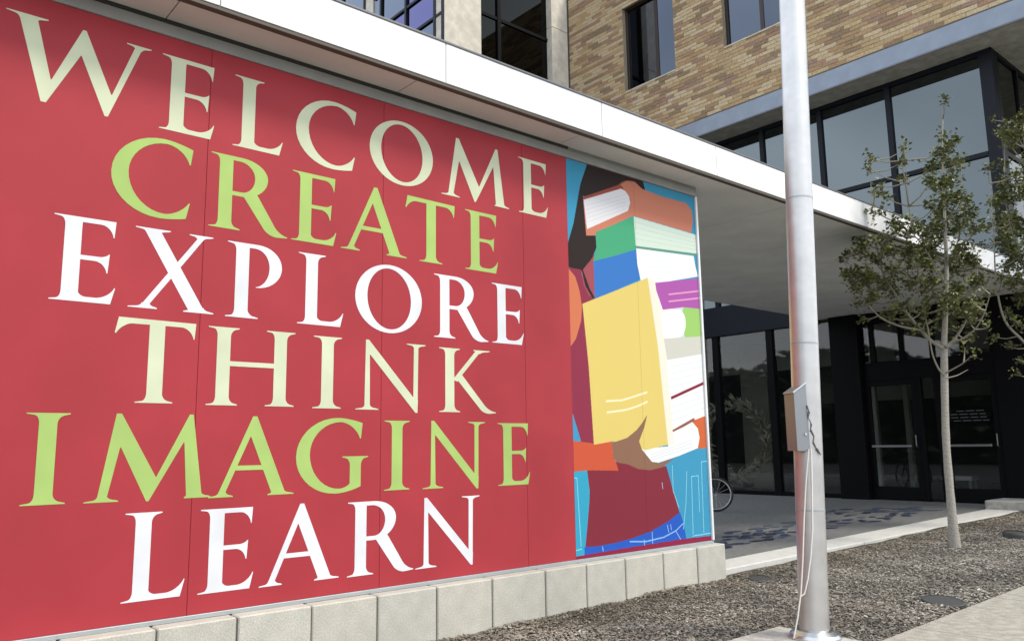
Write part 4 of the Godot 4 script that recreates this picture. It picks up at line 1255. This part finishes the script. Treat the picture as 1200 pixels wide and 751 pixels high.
func build_ring(ctr: Vector3) -> void:
	var t := thing("blade_ring", "large ring of pale curling blades standing behind the lobby glass", "sculpture", ctr - Vector3(0, 1.19, 0))
	var s := Shape.new()
	for k in 460:
		var a := TAU * k / 460.0 + rng.randf_range(-0.02, 0.02)
		var out := Vector3(0, sin(a), cos(a))
		var along := Vector3(0, cos(a), -sin(a))
		var p := ctr + out * rng.randf_range(0.80, 1.04) + Vector3(rng.randf_range(-0.12, 0.12), 0, 0)
		var dir := (out * rng.randf_range(-0.9, 0.9) + along * rng.randf_range(0.3, 1.0) + Vector3(rng.randf_range(-0.5, 0.5), 0, 0)).normalized()
		var wide := dir.cross(Vector3(1, rng.randf_range(-0.6, 0.6), rng.randf_range(-0.6, 0.6))).normalized() * rng.randf_range(0.018, 0.034)
		var nn := dir.cross(wide).normalized()
		var mid := p + dir * 0.09 + nn * 0.03
		var tip := p + dir * rng.randf_range(0.16, 0.24)
		s.tri(p - wide * 0.5, p + wide * 0.5, mid + wide, nn, nn, nn)
		s.tri(p - wide * 0.5, mid + wide, mid - wide, nn, nn, nn)
		s.tri(mid - wide, mid + wide, tip, nn, nn, nn)
	obj("blades", s.mesh(), M.blade, t, true)
	var hoop := Shape.new()
	var path := []
	var rad := []
	for k in 49:
		path.append(ctr + Vector3(0, sin(TAU * k / 48), cos(TAU * k / 48)) * 0.92)
		rad.append(0.025)
	hoop.tube(path, rad, 8, false)
	obj("hoop", hoop.mesh(), M.rust, t)
	obj("foot", box_mesh(ctr + Vector3(-0.25, -1.19, -0.35), ctr + Vector3(0.25, -1.1, 0.35), 0.01), M.rust, t)

func build_bench(at: Vector3) -> void:
	var t := thing("lobby_bench", "low pale bench seen through the glass of the second door", "bench", at)
	obj("seat", box_mesh(at + Vector3(-0.2, 0.36, -0.3), at + Vector3(0.2, 0.45, 0.3), 0.01), M.white, t)
	for q in [[-0.15, -0.25], [0.15, -0.25], [-0.15, 0.25], [0.15, 0.25]]:
		obj("leg", box_mesh(at + Vector3(q[0] - 0.03, 0, q[1] - 0.03), at + Vector3(q[0] + 0.03, 0.359, q[1] + 0.03), 0.004), M.inner_pale, t)

# ------------------------------------------------------------------ the scene
func _ready() -> void:
	rng.seed = 20
	var cam := Camera3D.new()
	cam.name = "camera"
	cam.position = Vector3(0, 1.2, 0)
	cam.rotation_degrees = Vector3(8.88697, -40.49643, -0.85137)
	cam.fov = 43.44
	cam.near = 0.05
	cam.far = 3000.0
	add_child(cam)
	cam.current = true
	cam_basis = Basis.from_euler(cam.rotation)
	cam_at = cam.position
	var env := Environment.new()
	env.background_mode = Environment.BG_SKY
	var sky := Sky.new()
	var sm := ProceduralSkyMaterial.new()
	sm.sky_top_color = Color(0.735, 0.785, 0.85)
	sm.sky_horizon_color = Color(0.88, 0.89, 0.90)
	sm.sky_curve = 0.25
	sm.ground_bottom_color = Color(0.42, 0.41, 0.38)
	sm.ground_horizon_color = Color(0.85, 0.86, 0.86)
	sm.energy_multiplier = 1.0
	var clouds := FastNoiseLite.new()      # an even grey overcast with slightly brighter and duller patches
	clouds.seed = 8
	clouds.frequency = 1.3
	clouds.fractal_octaves = 4
	var ci := Image.create(512, 256, false, Image.FORMAT_RGBA8)
	for j in 256:
		var el := (0.5 - (j + 0.5) / 256.0) * PI
		for i in 512:
			var az := TAU * i / 512.0
			var v := clouds.get_noise_3d(cos(az) * cos(el) * 1.6, sin(el) * 3.0, sin(az) * cos(el) * 1.6)
			var k := clampf(0.5 + v * 1.1, 0.0, 1.0)
			ci.set_pixel(i, j, Color(0.97, 0.985, 1.0, k * 0.34))
	sm.sky_cover = ImageTexture.create_from_image(ci)
	sky.sky_material = sm
	env.sky = sky
	env.tonemap_mode = Environment.TONE_MAPPER_LINEAR
	env.tonemap_exposure = 2.15
	env.ambient_light_source = Environment.AMBIENT_SOURCE_SKY
	env.sdfgi_enabled = true
	env.ssao_enabled = true
	env.ssil_enabled = true
	var we := WorldEnvironment.new()
	we.name = "environment"
	we.environment = env
	add_child(we)
	var sun := DirectionalLight3D.new()
	sun.name = "sun"
	sun.light_color = Color(1.0, 0.965, 0.91)
	sun.light_energy = 0.45
	sun.light_angular_distance = 14.0
	sun.shadow_enabled = true
	add_child(sun)
	sun.look_at_from_position(Vector3.ZERO, -Vector3(0.30, 0.95, 0.62).normalized())
	make_materials()
	build_ground()
	build_banner()
	build_canopy()
	build_library()
	build_back_wing()
	build_treeline()
	build_tree("young tree with slim pale trunk standing in the mulch bed before the glass doors",
		[[[Vector3(10.479, -0.121, -4.144), Vector3(10.488, 0.237, -4.148), Vector3(10.499, 0.691, -4.148), Vector3(10.511, 1.152, -4.144), Vector3(10.530, 1.619, -4.123), Vector3(10.559, 2.337, -4.078), Vector3(10.588, 2.786, -4.032), Vector3(10.618, 3.273, -3.984), Vector3(10.641, 3.935, -3.952), Vector3(10.665, 4.723, -3.919), Vector3(10.700, 5.429, -3.857)], [0.0720, 0.0530, 0.0480, 0.0460, 0.0440, 0.0410, 0.0300, 0.0240, 0.0180, 0.0100, 0.0040]],
		[[Vector3(10.501, 1.984, -4.088), Vector3(10.424, 2.078, -4.119), Vector3(10.353, 2.223, -4.137), Vector3(10.291, 2.367, -4.129), Vector3(10.230, 2.604, -4.122), Vector3(10.149, 3.136, -4.162)], [0.0130, 0.0108, 0.0094, 0.0086, 0.0072, 0.0036]],
		[[Vector3(10.508, 2.312, -4.070), Vector3(10.503, 2.445, -4.219), Vector3(10.518, 2.577, -4.317), Vector3(10.517, 2.793, -4.457), Vector3(10.516, 3.082, -4.595), Vector3(10.515, 3.414, -4.734), Vector3(10.538, 4.111, -4.811), Vector3(10.591, 4.963, -4.811)], [0.0245, 0.0216, 0.0194, 0.0158, 0.0130, 0.0101, 0.0065, 0.0029]],
		[[Vector3(10.425, 2.565, -4.279), Vector3(10.281, 2.631, -4.475), Vector3(10.138, 2.775, -4.667), Vector3(9.999, 3.120, -4.849), Vector3(9.891, 3.552, -4.952)], [0.0144, 0.0122, 0.0094, 0.0065, 0.0029]],
		[[Vector3(10.519, 2.331, -4.043), Vector3(10.584, 2.394, -3.992), Vector3(10.650, 2.489, -3.939), Vector3(10.721, 2.627, -3.873), Vector3(10.793, 2.818, -3.802), Vector3(10.862, 3.098, -3.741), Vector3(10.920, 3.539, -3.710)], [0.0216, 0.0187, 0.0158, 0.0130, 0.0101, 0.0072, 0.0036]],
		[[Vector3(10.548, 2.379, -3.970), Vector3(10.523, 2.425, -3.828), Vector3(10.499, 2.511, -3.686), Vector3(10.466, 2.659, -3.565), Vector3(10.429, 2.897, -3.454)], [0.0144, 0.0115, 0.0094, 0.0072, 0.0036]],
		[[Vector3(10.509, 2.015, -4.068), Vector3(10.477, 2.075, -3.922), Vector3(10.427, 2.115, -3.821), Vector3(10.378, 2.175, -3.721)], [0.0115, 0.0086, 0.0065, 0.0029]],
		[[Vector3(10.507, 1.952, -4.073), Vector3(10.646, 1.984, -3.995), Vector3(10.786, 2.058, -3.912)], [0.0086, 0.0065, 0.0029]],
		[[Vector3(10.547, 3.098, -3.972), Vector3(10.437, 3.369, -4.046), Vector3(10.320, 3.645, -4.137), Vector3(10.217, 3.894, -4.196), Vector3(10.150, 4.903, -4.161)], [0.0115, 0.0094, 0.0072, 0.0058, 0.0022]],
		[[Vector3(10.556, 3.368, -3.950), Vector3(10.692, 3.695, -3.831), Vector3(10.799, 4.149, -3.788), Vector3(10.889, 4.736, -3.787)], [0.0101, 0.0079, 0.0058, 0.0022]],
		[[Vector3(10.538, 2.938, -3.994), Vector3(10.553, 3.141, -4.228), Vector3(10.555, 3.411, -4.495), Vector3(10.576, 3.978, -4.714)], [0.0101, 0.0086, 0.0065, 0.0029]]],
		[[Vector3(10.608, 5.345, -3.818), 0.08], [Vector3(10.591, 5.147, -3.861), 0.11], [Vector3(10.581, 4.946, -3.886), 0.13], [Vector3(10.584, 4.716, -3.877), 0.16], [Vector3(10.625, 4.651, -3.776), 0.13], [Vector3(10.537, 4.547, -3.999), 0.13], [Vector3(10.589, 4.409, -3.866), 0.19], [Vector3(10.654, 4.704, -3.701), 0.09], [Vector3(10.514, 4.296, -4.054), 0.13], [Vector3(10.564, 4.083, -3.928), 0.22], [Vector3(10.621, 4.115, -3.784), 0.13], [Vector3(10.270, 4.898, -4.673), 0.06], [Vector3(10.275, 4.672, -4.660), 0.08], [Vector3(10.298, 4.427, -4.601), 0.08], [Vector3(10.429, 5.062, -4.271), 0.07], [Vector3(10.401, 4.878, -4.341), 0.06], [Vector3(10.330, 4.239, -4.520), 0.10], [Vector3(10.216, 4.207, -4.809), 0.10], [Vector3(10.288, 4.061, -4.627), 0.12], [Vector3(10.358, 3.919, -4.450), 0.14], [Vector3(10.450, 3.939, -4.218), 0.16], [Vector3(10.535, 3.817, -4.003), 0.22], [Vector3(10.624, 3.782, -3.777), 0.14], [Vector3(10.188, 3.869, -4.881), 0.09], [Vector3(10.139, 3.655, -5.003), 0.10], [Vector3(10.103, 3.609, -5.094), 0.06], [Vector3(10.217, 3.570, -4.806), 0.15], [Vector3(10.312, 3.595, -4.567), 0.19], [Vector3(10.401, 3.508, -4.342), 0.19], [Vector3(10.489, 3.478, -4.119), 0.21], [Vector3(10.574, 3.395, -3.904), 0.20], [Vector3(10.663, 3.419, -3.678), 0.16], [Vector3(10.153, 3.305, -4.968), 0.10], [Vector3(10.227, 3.226, -4.782), 0.14], [Vector3(10.319, 3.199, -4.550), 0.16], [Vector3(10.407, 3.117, -4.327), 0.16], [Vector3(10.495, 3.092, -4.105), 0.18], [Vector3(10.580, 3.067, -3.888), 0.18], [Vector3(10.669, 3.095, -3.662), 0.16], [Vector3(10.164, 3.017, -4.940), 0.08], [Vector3(10.256, 2.936, -4.709), 0.12], [Vector3(10.362, 2.831, -4.439), 0.12], [Vector3(10.453, 2.787, -4.209), 0.12], [Vector3(10.570, 2.747, -3.914), 0.14], [Vector3(10.674, 2.827, -3.651), 0.11], [Vector3(10.620, 2.628, -3.786), 0.09], [Vector3(10.619, 2.176, -3.790), 0.05], [Vector3(10.593, 2.306, -3.856), 0.04], [Vector3(10.690, 2.528, -3.609), 0.07], [Vector3(10.184, 2.786, -4.890), 0.06], [Vector3(10.276, 3.905, -4.658), 0.11], [Vector3(10.500, 3.607, -4.091), 0.09], [Vector3(10.654, 3.947, -3.703), 0.11], [Vector3(10.213, 3.687, -4.816), 0.13], [Vector3(10.441, 3.317, -4.239), 0.12], [Vector3(10.143, 3.365, -4.993), 0.12], [Vector3(10.552, 2.924, -3.960), 0.12], [Vector3(10.636, 4.031, -3.748), 0.13], [Vector3(10.541, 4.465, -3.987), 0.11], [Vector3(10.493, 3.721, -4.109), 0.13], [Vector3(10.524, 2.802, -4.031), 0.12], [Vector3(10.203, 3.063, -4.841), 0.13], [Vector3(10.686, 3.682, -3.621), 0.12], [Vector3(10.235, 3.133, -4.761), 0.11], [Vector3(10.159, 3.246, -4.953), 0.11], [Vector3(10.580, 2.938, -3.889), 0.09], [Vector3(10.594, 4.361, -3.852), 0.12], [Vector3(10.380, 3.684, -4.393), 0.09], [Vector3(10.292, 2.782, -4.618), 0.13], [Vector3(10.449, 3.570, -4.219), 0.11], [Vector3(10.472, 3.628, -4.161), 0.13], [Vector3(10.606, 4.604, -3.824), 0.10], [Vector3(10.387, 3.772, -4.378), 0.09], [Vector3(10.506, 3.583, -4.075), 0.09], [Vector3(10.527, 4.021, -4.022), 0.12], [Vector3(10.337, 3.440, -4.504), 0.12], [Vector3(10.518, 2.717, -4.047), 0.10], [Vector3(10.411, 3.729, -4.316), 0.10], [Vector3(10.356, 3.738, -4.454), 0.10], [Vector3(10.346, 3.269, -4.480), 0.09], [Vector3(10.470, 3.330, -4.166), 0.10], [Vector3(10.245, 3.209, -4.736), 0.10], [Vector3(10.603, 4.980, -3.829), 0.10], [Vector3(10.316, 3.110, -4.556), 0.11], [Vector3(10.330, 3.600, -4.520), 0.13], [Vector3(10.226, 3.203, -4.784), 0.13], [Vector3(10.623, 3.520, -3.781), 0.12], [Vector3(10.290, 3.218, -4.623), 0.10], [Vector3(10.368, 2.786, -4.425), 0.13], [Vector3(10.249, 3.366, -4.725), 0.13], [Vector3(10.547, 3.868, -3.972), 0.10], [Vector3(10.289, 3.185, -4.625), 0.09], [Vector3(10.675, 3.372, -3.647), 0.12], [Vector3(10.654, 2.843, -3.700), 0.11], [Vector3(10.547, 3.857, -3.973), 0.10], [Vector3(10.670, 3.929, -3.661), 0.12], [Vector3(10.442, 3.118, -4.237), 0.09], [Vector3(10.589, 2.806, -3.866), 0.12], [Vector3(10.498, 2.982, -4.096), 0.09], [Vector3(10.407, 3.239, -4.327), 0.09], [Vector3(10.705, 2.946, -3.574), 0.09], [Vector3(10.531, 3.696, -4.012), 0.10], [Vector3(10.590, 4.229, -3.863), 0.09], [Vector3(10.487, 3.193, -4.123), 0.10], [Vector3(10.621, 3.565, -3.786), 0.10], [Vector3(10.580, 4.122, -3.890), 0.12], [Vector3(10.452, 3.435, -4.212), 0.09], [Vector3(10.641, 2.751, -3.734), 0.10], [Vector3(10.664, 3.118, -3.677), 0.09], [Vector3(10.624, 3.465, -3.777), 0.12], [Vector3(10.610, 3.459, -3.812), 0.12], [Vector3(10.195, 3.304, -4.863), 0.09], [Vector3(10.174, 3.116, -4.914), 0.12], [Vector3(10.613, 2.715, -3.805), 0.11], [Vector3(10.610, 3.865, -3.814), 0.12], [Vector3(10.174, 3.378, -4.915), 0.13], [Vector3(10.459, 3.080, -4.195), 0.10], [Vector3(10.496, 3.266, -4.100), 0.10], [Vector3(10.629, 4.795, -3.764), 0.12], [Vector3(10.589, 3.444, -3.865), 0.11], [Vector3(10.425, 3.590, -4.281), 0.13], [Vector3(10.566, 2.823, -3.925), 0.11], [Vector3(10.393, 3.388, -4.361), 0.09], [Vector3(10.261, 3.510, -4.696), 0.13], [Vector3(10.300, 3.463, -4.596), 0.11], [Vector3(10.630, 2.615, -3.762), 0.08], [Vector3(10.449, 2.766, -4.219), 0.08], [Vector3(10.387, 2.814, -4.377), 0.09], [Vector3(10.446, 2.647, -4.228), 0.08], [Vector3(10.616, 2.502, -3.797), 0.08], [Vector3(10.444, 2.583, -4.234), 0.09], [Vector3(10.401, 2.592, -4.340), 0.10], [Vector3(10.445, 2.843, -4.231), 0.08], [Vector3(10.562, 2.589, -3.935), 0.09], [Vector3(10.636, 2.784, -3.748), 0.08], [Vector3(10.339, 2.893, -4.499), 0.09], [Vector3(10.625, 2.458, -3.775), 0.08], [Vector3(10.638, 2.751, -3.742), 0.08], [Vector3(10.578, 2.884, -3.894), 0.08], [Vector3(10.625, 2.765, -3.775), 0.08], [Vector3(10.493, 2.604, -4.108), 0.07], [Vector3(10.279, 4.553, -4.649), 0.07], [Vector3(10.281, 4.342, -4.645), 0.07], [Vector3(10.274, 4.755, -4.664), 0.07], [Vector3(10.410, 4.665, -4.319), 0.07], [Vector3(10.419, 4.373, -4.295), 0.07], [Vector3(10.422, 4.833, -4.288), 0.07], [Vector3(10.423, 4.143, -4.285), 0.09]],
		Vector3(0.930, 0.000, -0.368), Vector3(0.368, 0.000, 0.930), Color(0.100, 0.116, 0.034), 4900.0)
	build_tree("second young tree, half cut off, its crown beside the dark glass corner",
		[[[Vector3(12.950, -0.103, -3.859), Vector3(12.966, 0.313, -3.846), Vector3(12.987, 0.891, -3.814), Vector3(13.012, 1.596, -3.769), Vector3(13.033, 2.192, -3.736), Vector3(13.052, 2.798, -3.711), Vector3(13.069, 3.540, -3.694), Vector3(13.084, 4.425, -3.684), Vector3(13.097, 5.201, -3.676), Vector3(13.117, 5.988, -3.648)], [0.0900, 0.0650, 0.0580, 0.0550, 0.0520, 0.0450, 0.0340, 0.0240, 0.0140, 0.0050]],
		[[Vector3(12.991, 2.189, -3.723), Vector3(12.874, 2.562, -3.905), Vector3(12.761, 2.880, -4.076), Vector3(12.688, 3.437, -4.107), Vector3(12.642, 4.177, -4.053), Vector3(12.588, 4.863, -4.024)], [0.0216, 0.0180, 0.0144, 0.0108, 0.0072, 0.0029]],
		[[Vector3(12.995, 2.550, -3.709), Vector3(13.130, 2.914, -3.606), Vector3(13.261, 3.533, -3.516), Vector3(13.403, 4.413, -3.391)], [0.0216, 0.0180, 0.0130, 0.0043]],
		[[Vector3(13.001, 3.282, -3.689), Vector3(13.049, 3.823, -3.877), Vector3(13.118, 4.636, -3.998), Vector3(13.232, 5.583, -3.965)], [0.0158, 0.0122, 0.0086, 0.0029]],
		[[Vector3(12.987, 2.070, -3.735), Vector3(12.842, 2.242, -3.873), Vector3(12.705, 2.316, -3.983)], [0.0115, 0.0079, 0.0029]]],
		[[Vector3(12.915, 5.898, -3.978), 0.06], [Vector3(12.951, 5.721, -3.858), 0.13], [Vector3(13.005, 5.703, -3.675), 0.16], [Vector3(12.995, 5.422, -3.711), 0.17], [Vector3(12.931, 5.340, -3.924), 0.11], [Vector3(12.877, 5.062, -4.105), 0.11], [Vector3(12.935, 4.904, -3.911), 0.20], [Vector3(12.993, 4.697, -3.716), 0.22], [Vector3(12.884, 4.612, -4.082), 0.15], [Vector3(12.846, 4.349, -4.209), 0.11], [Vector3(12.919, 4.332, -3.963), 0.22], [Vector3(12.989, 4.138, -3.728), 0.25], [Vector3(12.880, 4.006, -4.094), 0.15], [Vector3(12.935, 3.787, -3.910), 0.20], [Vector3(12.818, 4.000, -4.303), 0.09], [Vector3(12.946, 3.430, -3.873), 0.15], [Vector3(13.047, 5.149, -3.535), 0.22], [Vector3(13.058, 4.502, -3.496), 0.27], [Vector3(13.055, 3.877, -3.506), 0.27], [Vector3(13.013, 3.401, -3.649), 0.24], [Vector3(13.070, 3.376, -3.458), 0.22], [Vector3(12.883, 2.980, -4.084), 0.11], [Vector3(12.914, 2.795, -3.981), 0.11], [Vector3(12.838, 2.658, -4.235), 0.09], [Vector3(12.937, 3.184, -3.905), 0.15], [Vector3(12.882, 3.395, -4.088), 0.10], [Vector3(12.919, 2.327, -3.964), 0.10], [Vector3(12.889, 2.090, -4.065), 0.07], [Vector3(12.982, 2.798, -3.754), 0.17], [Vector3(13.018, 2.543, -3.632), 0.17], [Vector3(12.885, 2.496, -4.078), 0.09], [Vector3(12.949, 4.636, -3.864), 0.14], [Vector3(12.905, 4.237, -4.012), 0.16], [Vector3(12.959, 4.321, -3.831), 0.12], [Vector3(12.917, 4.000, -3.972), 0.12], [Vector3(13.064, 3.256, -3.479), 0.11], [Vector3(13.047, 3.682, -3.535), 0.12], [Vector3(13.029, 3.978, -3.595), 0.15], [Vector3(12.907, 3.763, -4.004), 0.16], [Vector3(13.035, 4.302, -3.574), 0.12], [Vector3(13.000, 4.847, -3.693), 0.15], [Vector3(13.036, 4.213, -3.573), 0.12], [Vector3(13.022, 4.044, -3.618), 0.12], [Vector3(13.086, 3.947, -3.403), 0.11], [Vector3(12.927, 3.842, -3.936), 0.14], [Vector3(12.995, 4.009, -3.710), 0.13], [Vector3(12.963, 5.381, -3.817), 0.12], [Vector3(13.030, 3.703, -3.591), 0.14], [Vector3(13.069, 4.775, -3.461), 0.12], [Vector3(12.931, 3.411, -3.924), 0.11], [Vector3(13.011, 5.137, -3.656), 0.15], [Vector3(12.963, 4.924, -3.817), 0.13], [Vector3(12.983, 3.676, -3.751), 0.13], [Vector3(12.957, 5.610, -3.837), 0.12], [Vector3(13.049, 3.768, -3.526), 0.12], [Vector3(12.912, 4.725, -3.989), 0.15], [Vector3(13.059, 3.701, -3.494), 0.14], [Vector3(12.901, 4.784, -4.025), 0.12], [Vector3(12.995, 4.236, -3.709), 0.12], [Vector3(12.902, 3.677, -4.022), 0.11], [Vector3(13.042, 3.314, -3.550), 0.15], [Vector3(12.955, 4.298, -3.844), 0.14], [Vector3(12.993, 3.100, -3.716), 0.14], [Vector3(12.908, 3.459, -4.001), 0.13], [Vector3(13.003, 3.791, -3.681), 0.11], [Vector3(13.051, 3.941, -3.520), 0.13], [Vector3(13.000, 4.539, -3.691), 0.12], [Vector3(13.036, 5.729, -3.571), 0.14], [Vector3(13.036, 4.554, -3.570), 0.14], [Vector3(13.061, 5.669, -3.486), 0.13], [Vector3(12.949, 5.682, -3.862), 0.14], [Vector3(13.077, 3.840, -3.433), 0.11], [Vector3(13.082, 4.099, -3.418), 0.15], [Vector3(13.031, 3.740, -3.588), 0.13], [Vector3(13.042, 3.204, -3.551), 0.15], [Vector3(12.954, 3.727, -3.846), 0.13]],
		Vector3(0.958, 0.000, -0.286), Vector3(0.286, 0.000, 0.958), Color(0.098, 0.112, 0.032), 4900.0)
	build_flagpole()
	build_bicycle(Vector3(12.435, -0.020, -8.950), Vector3(-0.584, 0, -0.812))
	build_cover("small dark round cover half sunk in mulch near the end of the stone base", Vector3(7.05, gy(7.05), -4.60), 0.115, 0.018, 0.12)
	build_cover("wide flat grey round cover in the mulch beside the front walk", Vector3(7.15, gy(7.15), -2.96), 0.165, 0.014, 0.09)
	build_cover("dark domed round cover in the mulch beyond the slim tree trunk", Vector3(11.85, gy(11.85), -3.93), 0.15, 0.07, 0.05)
	build_ring(Vector3(17.9, 1.28, -12.22))
	build_bench(Vector3(18.3, 0.0, -7.0))
